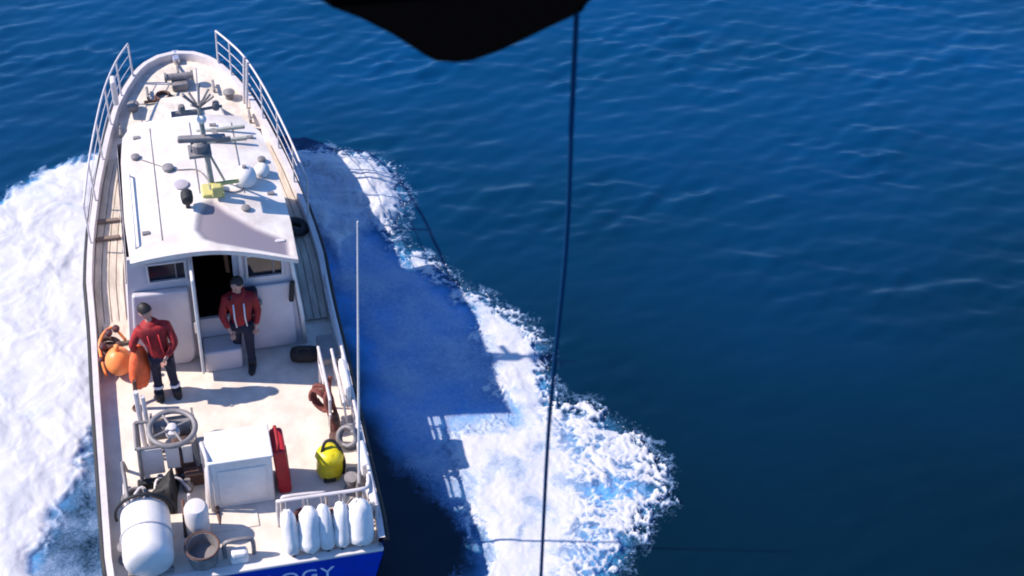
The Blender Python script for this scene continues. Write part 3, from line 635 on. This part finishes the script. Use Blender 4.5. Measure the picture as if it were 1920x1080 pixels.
# whip antenna
a0 = Vector((1.50, .78, 1.0)); a1 = Vector((1.53, .86, 5.4))
m = MB(); m.rod(a0, lerp(a0, a1, .55), .018, 8, .014); m.rod(lerp(a0, a1, .55), a1, .014, 8, .008); an = m.build('whip_antenna', 'white', boat, smooth='auto')
MB().lathe(a0, (0, 0, 1), [(.05, -.1), (.05, .05), (.03, .2)], 10).build('antenna_base', 'grey', an, smooth='auto')

# ---- deck machinery on the port quarter
wf = Vector((-.82, 1.68, .9))
m = MB()
for dx in (-.37, .37):
    for dy in (-.20, .24): m.rod(wf + Vector((dx, dy, 0)), wf + Vector((dx * .92, dy, .72)), .026)
for z in (.08, .70): 
    for dy in (-.20, .24): m.rod(wf + Vector((-.37, dy, z)), wf + Vector((.37, dy, z)), .022)
    for dx in (-.37, .37): m.rod(wf + Vector((dx, -.2, z)), wf + Vector((dx, .24, z)), .022)
winch = m.build('towing_winch', 'grey', boat, smooth='auto')
m = MB(); m.box(wf + Vector((-.21, -.17, .40)), (.30, .03, .48), bev=.01); m.build('winch_panel', 'pale', winch)
m = MB(); m.box(wf + Vector((.06, -.17, .42)), (.17, .03, .40), bev=.01); m.box(wf + Vector((.25, -.17, .45)), (.13, .03, .32), bev=.01); m.build('winch_panel', 'gel', winch)
m = MB(); m.box(wf + Vector((.22, .0, .22)), (.32, .36, .42), bev=.03); m.build('winch_motor', 'brown', winch)
rc = wf + Vector((.10, -.02, .80))
m = MB(); m.ring(rc, .29, .036, seg=32); m.build('winch_wheel', 'grey', winch, smooth=True)
m = MB(); m.lathe(rc - Vector((0, 0, .1)), (0, 0, 1), [(.09, 0), (.09, .08), (.05, .10), (.06, .14), (.03, .16)], 14); m.build('wheel_hub', 'pale', winch, smooth='auto')
m = MB()
for k in range(4): a = .4 + k * math.pi / 2; m.rod(rc, rc + Vector((.28 * math.cos(a), .28 * math.sin(a), 0)), .018)
m.build('wheel_spoke', 'grey', winch)
m = MB(); m.rod(wf + Vector((-.15, .40, .35)), wf + Vector((.35, .40, .35)), .14, 16); m.rod(wf + Vector((-.18, .40, .35)), wf + Vector((-.15, .40, .35)), .22, 18); m.rod(wf + Vector((.35, .40, .35)), wf + Vector((.38, .40, .35)), .22, 18)
m.build('winch_drum', 'grey', winch, smooth='auto')
m = MB(); m.rod(wf + Vector((-.30, .45, 0)), wf + Vector((-.30, .45, 1.05)), .035); m.rod(wf + Vector((-.22, .40, 0)), wf + Vector((-.22, .40, 1.0)), .03); m.build('davit_post', 'pale', boat, smooth='auto')
m = MB(); m.rod((-.40, .95, .9), (-.33, 1.45, 1.62), .03); m.rod((-.62, .9, .9), (-.62, .9, 1.3), .02); m.build('winch_stay', 'pale', boat, smooth='auto')
m = MB(); m.box(wf + Vector((-.15, -.23, .05)), (.56, .10, .12), bev=.02); m.build('winch_shade_block', 'black', winch)  # black block standing in for the shade gap under the frame
m = MB(); m.box(wf + Vector((.30, -.26, .12)), (.26, .18, .24), bev=.03); m.build('winch_gearbox', 'brown', winch)
m = MB(); m.tube(smooth_curve([(-1.38, 1.75, .92), (-1.40, 1.6, 1.25), (-1.38, 1.3, 1.30), (-1.36, 1.0, 1.22), (-1.30, .85, .95)], 5), .026); m.build('deck_hoop', 'grey', boat, smooth=True)
m = MB(); m.rod((-.28, .60, .9), (-.30, 1.35, 1.05), .022); m.rod((-.72, .55, .9), (-.70, .95, 1.15), .022); m.build('deck_pipe', 'brown', boat, smooth='auto')
for q_ in ((-1.1, 1.05), (-.62, 1.30), (-.95, 1.42)): MB().lathe((q_[0], q_[1], .9), (0, 0, 1), [(.07, 0), (.07, .10), (.04, .13), (.04, .2)], 10).build('deck_fitting', 'grey', boat, smooth='auto')
MB().box((-.10, .70, .915), (.60, .30, .03), bev=.008).build('deck_hatch', 'deck', boat)
MB().box((.62, 2.0, .905), (.80, .50, .012), bev=.004).build('deck_hatch', 'deck', boat)
for y_ in (.30, .62, .95): MB().box((1.62, y_, 1.16), (.07, .10, .16), bev=.02).build('rail_fitting', 'grey', boat)
for q_ in ((1.34, 1.65, .22), (1.46, 1.05, .18), (1.38, 1.95, .26)): MB().box((q_[0], q_[1], .9 + q_[2] / 2), (.14, .18, q_[2]), bev=.03).build('deck_locker', 'brown' if q_[1] > 1.6 else 'grey', boat)
# control console (white box)
bx = Vector((.06, 1.16, .9))
m = MB(); m.box(bx + Vector((0, 0, .44)), (.78, .50, .88), bev=.03, taper=.98); cs = m.build('deck_console', 'white', boat, smooth=False)
MB().box(bx + Vector((0, -.005, .895)), (.80, .53, .04), bev=.015).build('console_lid', 'white', cs)
MB().box(bx + Vector((0, -.252, .42)), (.60, .012, .62), bev=.004).build('console_door', 'white', cs)
m = MB(); m.tube([bx + Vector((-.44, .12, 0)), bx + Vector((-.44, .1, .9)), bx + Vector((-.40, -.2, .95)), bx + Vector((-.40, -.27, .5)), bx + Vector((-.40, -.27, 0))], .028); m.build('console_frame', 'pale', cs, smooth=True)
# bollards and small fittings aft
for x, y in ((-1.45, .36), (1.42, .9)):
    m = MB(); m.lathe((x, y, .9), (0, 0, 1), [(.10, 0), (.10, .03), (.06, .04), (.06, .22), (.09, .24), (.09, .27)], 14); m.build('bollard', 'grey', boat, smooth='auto')
m = MB(); m.tube(smooth_curve([(-.27, .16, .9), (-.27, .16, 1.15), (-.20, .16, 1.22), (.02, .16, 1.22), (.08, .16, 1.15), (.08, .16, .9)], 5), .028); m.build('tow_hoop', 'grey', boat, smooth=True)
MB().box((-.10, .10, 1.0), (.24, .16, .20), bev=.04, taper=.85).build('hoop_block', 'white', boat)
# lettering on the transom
tc_ = bpy.data.curves.new('lettering', 'FONT'); tc_.body = 'OLOGY'; tc_.size = .30; tc_.extrude = .004; tc_.space_character = 1.12
to = bpy.data.objects.new('lettering', tc_); S.collection.objects.link(to); dg = bpy.context.evaluated_depsgraph_get()
tm = bpy.data.meshes.new_from_object(to.evaluated_get(dg)); bpy.data.objects.remove(to); tm.materials.clear(); tm.materials.append(M_['letter'])
to = bpy.data.objects.new('lettering', tm); S.collection.objects.link(to); to.parent = boat
to.matrix_local = Matrix.Translation((-.08, -.06, .49)) @ Euler((math.radians(90), 0, 0)).to_matrix().to_4x4()

# ================================================================= gear that lies on the deck
# life raft canister
lb = (-1.17, .42, .9)
lr = thing('life_raft', 'white life raft canister lying in its cradle at the port stern corner', 'life raft', lb)
MB(lb).lathe((-1.17, -.02, 1.22), (0, 1, 0), [(.04, -.02), (.22, .0), (.29, .06), (.305, .12), (.305, .72), (.29, .80), (.20, .87), (.04, .89)], 24).build('canister', 'white', lr, smooth=True)
m = MB(lb)
m.ring((-1.17, .40, 1.22), .312, .012, (0, 1, 0)); m.build('seam_band', 'pale', lr, smooth=True)
m = MB(lb); m.tube([(-1.17 + .36 * math.cos(a), .78, 1.22 + .36 * math.sin(a)) for a in np.linspace(-.2, math.pi + .2, 16)], .022); m.build('strap', 'black', lr, smooth=True)
for y in (.1, .7): MB(lb).box((-1.17, y, .93), (.55, .06, .08), bev=.01).build('cradle', 'grey', lr)
# tarpaulin, hoses
tbp = (-.98, 1.12, .9)
m = MB(tbp); V = [(-1.20, 1.02, .9), (-.80, .92, .9), (-.74, 1.38, .9), (-1.10, 1.30, .9), (-1.02, 1.10, 1.22), (-.82, 1.02, 1.30), (-.80, 1.30, 1.38), (-1.02, 1.24, 1.12)]
m._add(V, [(0, 1, 5, 4), (1, 2, 6, 5), (2, 3, 7, 6), (3, 0, 4, 7), (4, 5, 6, 7), (3, 2, 1, 0)]); bmesh.ops.subdivide_edges(m.b, edges=m.b.edges, cuts=4, use_grid_fill=True)
for v in m.b.verts: v.co += Vector((random.uniform(-1, 1), random.uniform(-1, 1), random.uniform(-1, 1))) * .018
placed(m.build('tarpaulin', 'tarp', None, smooth=True), tbp, 'crumpled black tarpaulin heaped between the winch and the white canister', 'tarpaulin')
def coil(name, c, R, r, n_, mt, label, cat, axis=(0, 0, 1), sq=1):
    m = MB(c); ax = Vector(axis).normalized(); u = ax.orthogonal().normalized(); w = ax.cross(u); pts = []
    for i in range(n_ * 22):
        a = 2 * math.pi * i / 22; rr = R * (1 - .10 * math.sin(i * .37)) * (1 - .25 * i / (n_ * 22)); pts.append(Vector(c) + (u * math.cos(a) + w * math.sin(a) * sq) * rr + ax * (r + i / 22 * r * 1.4 + .01 * math.sin(i * .9)))
    m.tube(pts, r, 6); return placed(m.build(name, mt, None, smooth=True), c, label, cat)
coil('hose_coil', (-1.28, 1.22, .9), .17, .022, 4, 'grey', 'grey hose coil on the port deck beside the winch', 'hose')
m = MB((-1.0, 1.3, .9)); m.tube(smooth_curve([(-1.42, 1.5, .95), (-1.40, 1.1, 1.0), (-1.2, 1.35, 1.02), (-1.05, 1.12, .98), (-1.0, 1.4, 1.05), (-.75, 1.36, 1.1), (-.6, 1.2, 1.0)], 6), .022)
placed(m.build('rope', 'pale', None, smooth=True), (-1.0, 1.3, .9), 'pale rope trailing across the deck behind the winch', 'rope')
coil('hose_coil', (.74, .45, .9), .17, .035, 4, 'coil', 'dark maroon hose coil under the stern hoop rail', 'hose', sq=.8)
coil('rope_coil', (1.08, .42, .9), .14, .028, 4, 'coil', 'dark maroon rope coil behind the white fenders, next to the hose', 'rope', sq=.8)
coil('rope_coil', (1.42, .55, .9), .13, .02, 5, 'grey', 'grey rope coil by the starboard stern corner', 'rope')
coil('rope_coil', (1.52, 1.42, 1.34), .15, .032, 3, 'grey', 'grey rope coil hung on the starboard rail above the yellow bag', 'rope', axis=(-.5, -.6, .6))
coil('rope_coil', (1.30, 2.20, 1.32), .13, .03, 3, 'brownred', 'faded red rope coil hanging from the starboard gear rack', 'rope', axis=(-.6, -.7, .2), sq=1.5)
m = MB((1.33, 2.05, 1.1)); m.tube(smooth_curve([(1.33, 2.05, 1.56), (1.28, 2.0, 1.45), (1.33, 1.92, 1.2), (1.38, 1.85, 1.0)], 5), .035); m.tube(smooth_curve([(1.40, 2.3, 1.56), (1.36, 2.2, 1.4), (1.42, 2.05, 1.1)], 5), .03)
placed(m.build('rope', 'brownred', None, smooth=True), (1.33, 2.05, 1.1), 'faded red rope hanging in loops at the forward end of the starboard rack', 'rope')
# drum, tub, post
m = MB((-.55, .55, .9)); m.lathe((-.55, .58, .9), (0, 0, 1), [(.13, 0), (.15, .03), (.15, .50), (.12, .56), (.05, .58)], 18)
placed(m.build('gas_cylinder', 'gel', None, smooth='auto'), (-.55, .55, .9), 'pale upright cylinder standing between the canister and the white console', 'cylinder')
tubb = (-.53, .17, .9)
tb_ = thing('tub', 'round grey tub at the stern edge beside the white canister', 'tub', tubb)
MB(tubb).lathe((-.53, .17, .9), (0, 0, 1), [(.17, 0), (.20, .26), (.215, .27), (.215, .30), (.185, .30), (.17, .12), (.02, .11)], 20).build('tub_body', 'grey', tb_, smooth='auto')
MB(tubb).ring((-.53, .17, 1.20), .205, .014).build('rim', 'brown', tb_, smooth=True)
# red extinguisher against the console
eb = (.53, 1.20, .9)
ex = thing('rescue_board', 'dark red upright panel leaning tight against the right side of the white console', 'board', eb)
MB(eb).box((.57, 1.20, 1.32), (.17, .42, .84), ry=-.06, bev=.04).build('panel', 'bred', ex)
MB(eb).tube(smooth_curve([(.53, 1.05, 1.70), (.54, 1.02, 1.82), (.54, 1.2, 1.86), (.54, 1.36, 1.80), (.53, 1.40, 1.70)], 5), .022).build('carry_strap', 'red', ex, smooth=True)
MB(eb).box((.662, 1.20, 1.25), (.012, .10, .60), ry=-.05).build('panel_strip', 'coil', ex)
# yellow bag
yb = (1.20, 1.22, .9)
yt = thing('dry_bag', 'bright yellow plastic dry bag with black straps on the starboard deck', 'bag', yb)
m = MB(yb); m.lathe((1.20, 1.22, .92), (0, 0, 1), [(.10, 0), (.165, .03), (.18, .12), (.17, .26), (.185, .34), (.15, .42), (.08, .45)], 14)
for v in m.b.verts: v.co += Vector((random.uniform(-1, 1), random.uniform(-1, 1), random.uniform(-1, 1))) * .012
m.build('bag_body', 'yellow', yt, smooth=True)
m = MB(yb); m.tube(smooth_curve([(1.10, 1.22, 1.34), (1.16, 1.28, 1.46), (1.26, 1.28, 1.46), (1.33, 1.22, 1.36), (1.38, 1.18, 1.15), (1.36, 1.14, .96)], 5), .022); m.box((1.17, 1.06, .97), (.16, .05, .06), bev=.015); m.build('strap', 'black', yt, smooth=True)
# black duffel at the cabin corner
bb_ = (1.17, 3.30, .9)
dt = thing('duffel_bag', 'black duffel bag on the deck by the starboard corner of the cabin wall', 'bag', bb_)
MB(bb_).lathe((.98, 3.32, 1.02), (1, -.15, 0), [(.04, 0), (.10, .03), (.12, .12), (.12, .30), (.10, .40), (.04, .43)], 14).build('bag_body', 'tarp', dt, smooth=True)
MB(bb_).tube(smooth_curve([(1.07, 3.24, 1.10), (1.10, 3.22, 1.22), (1.22, 3.20, 1.22), (1.26, 3.21, 1.10)], 5), .014).build('strap', 'black', dt, smooth=True)
# black tyre fender on the starboard side deck
q = P(555, 425, zd(5.6) + .1)
m = MB(tuple(q)); m.ring(q, .13, .07, (.3, 0, 1), 24); placed(m.build('tyre_fender', 'black', None, smooth=True), tuple(q), 'black tyre fender lying on the shaded starboard side deck', 'fender')
# row of white fenders along the stern
FL = ['white fender at the inboard end of the stern row', 'white fender second from the inboard end of the stern row', 'white fender in the middle of the stern row', 'white fender second from the starboard corner in the stern row', 'wide white fender nearest the starboard corner of the stern']
for i, (x, r, tilt) in enumerate(((.55, .095, -.05), (.76, .125, .06), (.98, .095, -.04), (1.16, .095, .04), (1.40, .15, 0))):
    fb = (x, .08, .93); ft = thing('boat_fender', FL[i], 'fender', fb, 'white fenders hanging along the stern rail')
    ax_ = Vector((tilt, .42, 1))
    mf = MB(fb); mf.lathe((x, .04, .96), ax_, [(.03, -.02), (r * .7, 0), (r * 1.05, .05), (r * 1.12, .14), (r * 1.05, .26), (r * 1.1, .38), (r * .95, .50), (r * .6, .57), (.03, .60)], 18)
    for v in mf.b.verts: v.co += Vector((random.uniform(-1, 1), random.uniform(-1, 1), random.uniform(-1, 1))) * .010
    mf.build('fender_body', 'vinyl', ft, smooth=True)
    MB(fb).rod((x, .04, .97), (x, .02, .90), .035).build('end_eye', 'black', ft)
    tp_ = Vector((x, .04, .96)) + ax_.normalized() * .58
    MB(fb).tube([tp_, tp_ + Vector((0, .10, .05)), tp_ + Vector((0, .15, -.02))], .010, 6).build('lanyard', 'grey', ft)
# orange buoy and coil on the port walkway
ob = (-1.36, 3.50, .9)
m = MB(ob); m.ball((-1.36, 3.50, 1.16), .19, (1, 1, 1.15), 3); m.rod((-1.36, 3.50, 1.36), (-1.36, 3.50, 1.46), .035)
placed(m.build('buoy', 'lorange', None, smooth=True), ob, 'round pale orange buoy on the port deck beside the crew member', 'buoy')
hb_ = (-1.50, 3.80, .9)
cc = thing('fishing_net_bundle', 'brown and dark bundle of rope and floats beside the orange buoy', 'rope', hb_)
m = MB(hb_)
for k in range(3): m.ring((-1.47, 3.78 + .03 * k, 1.02 + .09 * k), .17 - .02 * k, .035, (.2, .3, 1), 18)
m.build('rope_loop', 'brown', cc, smooth=True)
for p_ in ((-1.46, 3.92, 1.32), (-1.36, 4.0, 1.30), (-1.56, 3.72, 1.26), (-1.52, 3.52, 1.12), (-1.60, 3.62, 1.12)): MB(hb_).ball(p_, .055, (1, 1.2, .9)).build('float', 'coil', cc, smooth=True)
MB(hb_).tube(smooth_curve([(-1.56, 3.4, 1.0), (-1.60, 3.8, 1.25), (-1.42, 4.05, 1.28), (-1.25, 3.95, 1.1)], 6), .022).build('line', 'lorange', cc, smooth=True)
gb_ = (-1.09, 3.05, .9)
bagt = thing('gear_bag', 'bright orange red fabric bag held up by the bending crew member', 'bag', gb_)
m = MB(gb_); m.lathe((-1.09, 3.02, 1.12), (.06, .10, 1), [(.03, 0), (.12, .03), (.165, .15), (.17, .33), (.14, .50), (.09, .62), (.05, .68), (.02, .70)], 16, .75)
for v in m.b.verts: v.co += Vector((random.uniform(-1, 1), random.uniform(-1, 1), random.uniform(-1, 1))) * .012
m.build('bag_body', 'orange', bagt, smooth=True)
MB(gb_).tube(smooth_curve([(-1.16, 2.98, 1.14), (-1.18, 2.90, 1.02), (-1.16, 2.80, .95)], 4), .025).build('strap', 'bred', bagt, smooth=True)
m = MB((-1.18, 2.80, .9)); m.rod((-1.18, 2.80, .9), (-1.16, 2.84, 1.42), .028); m.ring((-1.18, 2.80, .93), .05, .02); placed(m.build('boat_hook', 'brown', None, smooth='auto'), (-1.18, 2.80, .9), 'short brown red post below the orange bag', 'post')

# ================================================================= people
def skin_obj(name, chains, mt, parent, base, root=0, sub=2):
    me = bpy.data.meshes.new(name); V = []; R = []; E = []; key = {}
    for ch in chains:
        prev = None
        for (p_, r) in ch:
            k = tuple(round(c, 4) for c in p_)
            if k not in key: key[k] = len(V); V.append(Vector(p_)); R.append(r)
            if prev is not None and prev != key[k]: E.append((prev, key[k]))
            prev = key[k]
    me.from_pydata([v - Vector(base) for v in V], E, []); me.materials.append(M_[mt]); o = bpy.data.objects.new(name, me); S.collection.objects.link(o); o.parent = parent
    o.modifiers.new('skin', 'SKIN').use_smooth_shade = True
    for i, sv in enumerate(me.skin_vertices[0].data):
        r = R[i]; sv.radius = r if isinstance(r, tuple) else (r, r); sv.use_root = (i == root)
    sb = o.modifiers.new('sub', 'SUBSURF'); sb.levels = sub; sb.render_levels = sub; return o
def person(label, base, J):
    t = thing('person', label, 'person', base); g = {k: Vector(v) for k, v in J.items()}
    pel, ch, nk, hd = g['pelvis'], g['chest'], g['neck'], g['head']
    wa = lerp(pel, ch, .45)
    body = [[(pel, (.10, .07)), (wa, (.09, .06)), (ch, (.10, .06)), (nk, .045), (lerp(nk, hd, .5), .05)]]
    torso = [[(pel + Vector((0, 0, -.05)), (.17, .14)), (pel + Vector((0, 0, .06)), (.165, .135)), (wa, (.155, .125)), (ch, (.18, .14)), (lerp(ch, nk, .55), (.12, .105)), (lerp(ch, nk, 1.0), (.075, .072))]]
    legs = []
    for s in 'lr':
        hip, kn, an, toe = (g[s + q] for q in ('hip', 'knee', 'ankle', 'toe')); sh, el, wr = (g[s + q] for q in ('sh', 'el', 'wr'))
        body += [[(pel, (.10, .07)), (hip, .06), (kn, .045), (an, .034)], [(ch, (.10, .06)), (sh, .045), (el, .036), (wr, .026), (wr + (wr - el).normalized() * .06, (.036, .02))]]
        torso.append([(ch, (.175, .13)), (sh, .075), (lerp(sh, el, .5), .062), (el, .056), (lerp(el, wr, .9), .046)])
        legs += [[(pel + Vector((0, 0, -.02)), (.145, .115)), (hip, .095), (lerp(hip, kn, .5), .082), (kn, .068), (lerp(kn, an, .5), .062), (an, .056)]]
        d = (wr - el).normalized(); sd = d.cross(Vector((0, 0, 1))).normalized() if abs(d.z) < .95 else Vector((1, 0, 0)); palm = wr + d * .07
        for k, (off, ln) in enumerate(((-.03, .062), (-.01, .072), (.01, .068), (.03, .054))):
            a_ = palm + sd * off; cu = Vector((0, 0, -1)) if abs(d.z) < .8 else d.cross(sd)
            skin_obj('finger', [[(a_ - d * .01, .010), (a_ + d * ln * .5, .0095), (a_ + d * ln * .85 + cu * ln * .35, .008)]], 'skin', t, base, 0, 1)
        skin_obj('thumb', [[(wr + d * .02, .011), (wr + d * .05 - sd * .05, .0105), (wr + d * .085 - sd * .055, .009)]], 'skin', t, base, 0, 1)
        m = MB(base); f = (toe - an); f.z = 0; f.normalize(); m.lathe(Vector((an.x, an.y, an.z - .04)) - f * .07, f, [(.03, 0), (.05, .03), (.055, .12), (.05, .22), (.02, .27)], 10, 1); m.rod(an - Vector((0, 0, .05)), an + Vector((0, 0, .10)), .06, 10); m.build('boot', 'black', t, smooth=True)
    skin_obj('body', body, 'skin', t, base)
    skin_obj('jacket', torso, 'red', t, base); skin_obj('trousers', legs, 'cloth', t, base)
    up = (hd - nk).normalized(); fw = g['face'].normalized(); rt = fw.cross(up).normalized(); up = rt.cross(fw).normalized()
    R3 = Matrix((rt, fw, up)).transposed()
    m = MB(base); bm2 = bmesh.ops.create_icosphere(m.b, subdivisions=3, radius=.1)
    for v in bm2['verts']:
        x, y, z = v.co / .1; w = 1 - .16 * max(0, -z) ** 1.5; v.co = Vector((x * .078 * w, y * .096 * (1 - .1 * max(0, -z)), z * .115))
    def hv(a, b_, c): return Vector((a, b_, c))
    bmesh.ops.create_cone(m.b, segments=6, radius1=.018, radius2=.006, depth=.05, matrix=Matrix.Translation((0, .098, -.005)) @ Euler((.5, 0, 0)).to_matrix().to_4x4(), cap_ends=True)
    for sx in (-1, 1): bmesh.ops.create_icosphere(m.b, subdivisions=1, radius=.022, matrix=Matrix.Translation((sx * .078, -.005, .0)) @ Matrix.Diagonal((.4, .8, 1.3, 1)))
    for v in m.b.verts: v.co = R3 @ v.co + hd - Vector(base)
    h = m.build('head', 'skin', t, smooth=True)
    m = MB(base)
    for sx in (-1, 1): m.ball(hd + R3 @ Vector((sx * .030, .088, .015)), .010, (1, 1, .7), 1)
    m.build('eyes', 'hair', h)
    m = MB(base); m.ball(hd + R3 @ Vector((0, .090, -.05)), .016, (1.4, .5, .4), 1); m.build('mouth', 'bred', h)
    m = MB(base); bmesh.ops.create_icosphere(m.b, subdivisions=3, radius=1)
    for v in list(m.b.verts):
        x, y, z = v.co
        if z < -.15 + .9 * max(0, y): m.b.verts.remove(v); continue
        v.co = R3 @ Vector((x * .088, y * .106 - .004, z * .126 + .004)) + hd - Vector(base)
    m.build('hair', 'hair', h, smooth=True)
    return t, g
# crew member bending over the orange bag
b1 = (-.76, 2.92, .9)
def A(x, y, z): return (b1[0] + x, b1[1] + y, .9 + z)
J1 = dict(pelvis=A(-.01, .08, .80), chest=A(-.07, .16, 1.17), neck=A(-.10, .20, 1.33), head=A(-.13, .23, 1.46), face=(-.75, .5, -.45),
          lhip=A(-.10, .08, .76), rhip=A(.09, .07, .76), lknee=A(-.10, .09, .42), rknee=A(.10, .06, .42), lankle=A(-.10, -.02, .08), rankle=A(.14, .0, .08),
          ltoe=A(-.14, .15, .03), rtoe=A(.10, .16, .03), lsh=A(-.26, .14, 1.20), lel=A(-.36, .10, .98), lwr=A(-.34, .20, .78),
          rsh=A(.13, .17, 1.22), rel=A(.20, .02, 1.02), rwr=A(.06, -.06, .84))
p1, g1 = person('person in a red jacket and dark trousers bending over an orange bag', b1, J1)
def bands(t, base, segs):
    for (a, b_, r) in segs:
        m = MB(base); a = Vector(a); b_ = Vector(b_); d = (b_ - a).normalized(); m.lathe(a, d, [(r + .006, 0), (r + .006, .035)], 14); m.build('reflective_band', 'refl', t, smooth='auto')
bands(p1, b1, [(g1['lknee'] * .5 + g1['lankle'] * .5, g1['lankle'], .067), (g1['rknee'] * .5 + g1['rankle'] * .5, g1['rankle'], .067), ])
m = MB(b1)
for dx in (-.09, .05): m.tube([Vector(A(dx - .05, .03, 1.20)), Vector(A(dx - .02, -.05, 1.0)), Vector(A(dx, -.04, .85))], .010, 6)
m.build('jacket_stripe', 'bred', p1, smooth=True)
# crew member stepping out of the cabin door
b2 = (.34, 3.36, .9)
def A(x, y, z): return (b2[0] + x, b2[1] + y, .9 + z)
J2 = dict(pelvis=A(.02, .02, .84), chest=A(.01, .02, 1.24), neck=A(.0, .02, 1.40), head=A(.0, .01, 1.53), face=(-.5, -.75, -.25),
          lhip=A(-.06, .04, .80), rhip=A(.10, .0, .80), lknee=A(-.06, .08, .45), rknee=A(.10, -.03, .44), lankle=A(-.07, .13, .09), rankle=A(.11, -.06, .08),
          ltoe=A(-.12, .0, .03), rtoe=A(.07, -.26, .03), lsh=A(-.17, .03, 1.27), lel=A(-.24, -.03, 1.02), lwr=A(-.16, -.14, .84),
          rsh=A(.19, .02, 1.27), rel=A(.25, .03, .99), rwr=A(.20, -.06, .78))
p2, g2 = person('person in a red jacket and navy trousers standing outside the cabin door', b2, J2)
m = MB(b2)
for dx in (-.08, .06): m.tube([Vector(A(dx, -.12, 1.28)), Vector(A(dx, -.15, 1.05)), Vector(A(dx + .02, -.14, .88))], .010, 6)
m.build('jacket_stripe', 'refl', p2, smooth=True)
m = MB(b2); m.box(A(.17, .12, 1.10), (.20, .16, .42), bev=.05); m.build('backpack', 'cloth', p2)

# ================================================================= helicopter hoist above and its rope
DH = 2.3                                  # metres in front of the camera
C0 = Vector((0, 0, H))
prof = [(560, -60), (596, -4), (655, 18), (722, 52), (790, 96), (812, 107), (850, 110), (884, 107), (950, 84), (1036, 42), (1092, 16), (1114, -6), (1150, -60)]
m = MB(); front = [C0 + ray(*p_) * DH for p_ in prof]; fwd = Vector((0, 1, .12)).normalized()
for p_ in front: pass
cen = sum(front, Vector()) / len(front)
rows = [[cen + (q - cen) * .90 - fwd * .02 for q in front], front, [q + fwd * .10 for q in front], [cen + (q - cen) * .97 + fwd * .22 + Vector((0, 0, .02)) for q in front], [cen + (q - cen) * .85 + fwd * .26 + Vector((0, 0, .03)) for q in front]]
m.grid(rows)
tops = [[r[0] for r in rows], [r[0] + Vector((.03, 0, .28)) for r in rows], [r[-1] + Vector((-.03, 0, .28)) for r in rows], [r[-1] for r in rows]]
m.grid(tops); m._add(rows[0] + [rows[0][-1] + Vector((-.03, 0, .28)), rows[0][0] + Vector((.03, 0, .28))], [tuple(range(len(front) + 2))])
m._add(rows[-1] + [rows[-1][-1] + Vector((-.03, 0, .28)), rows[-1][0] + Vector((.03, 0, .28))], [tuple(range(len(front) + 2))])
hoist = bpy.data.objects.new('helicopter_hoist', None); S.collection.objects.link(hoist); tag(hoist, 'black out of focus underside of a helicopter hoist at the top edge', 'hoist')
m.build('housing', 'hoist', hoist)
MB().box(cen + Vector((0, .12, .62)), (.12, .12, .6), bev=.02).build('hoist_arm', 'hoist', hoist)
ra = C0 + ray(1082, 8) * 2.36; rb = C0 + ray(1060, 480) * 3.1
rc_ = C0 + ray(1029, 800) * 3.9; rdn = C0 + ray(1014, 1085) * 4.9
MB().lathe(ra + Vector((0, 0, -.01)), (0, 0, 1), [(.012, 0), (.022, .03), (.022, .10)], 12).build('cable_guide', 'hoist', hoist, smooth='auto')
pts = smooth_curve([ra, C0 + ray(1071, 240) * 2.7, rb, rc_, rdn, rdn + (rdn - rc_) * 1.3], 10)
m = MB(); m.tube(pts, [lerp(.0050, .0066, i / (len(pts) - 1)) for i in range(len(pts))], 8)
tag(m.build('hoist_rope', 'cable', None, smooth=True), 'thin dark rope hanging from the black hoist down past the foam', 'rope')
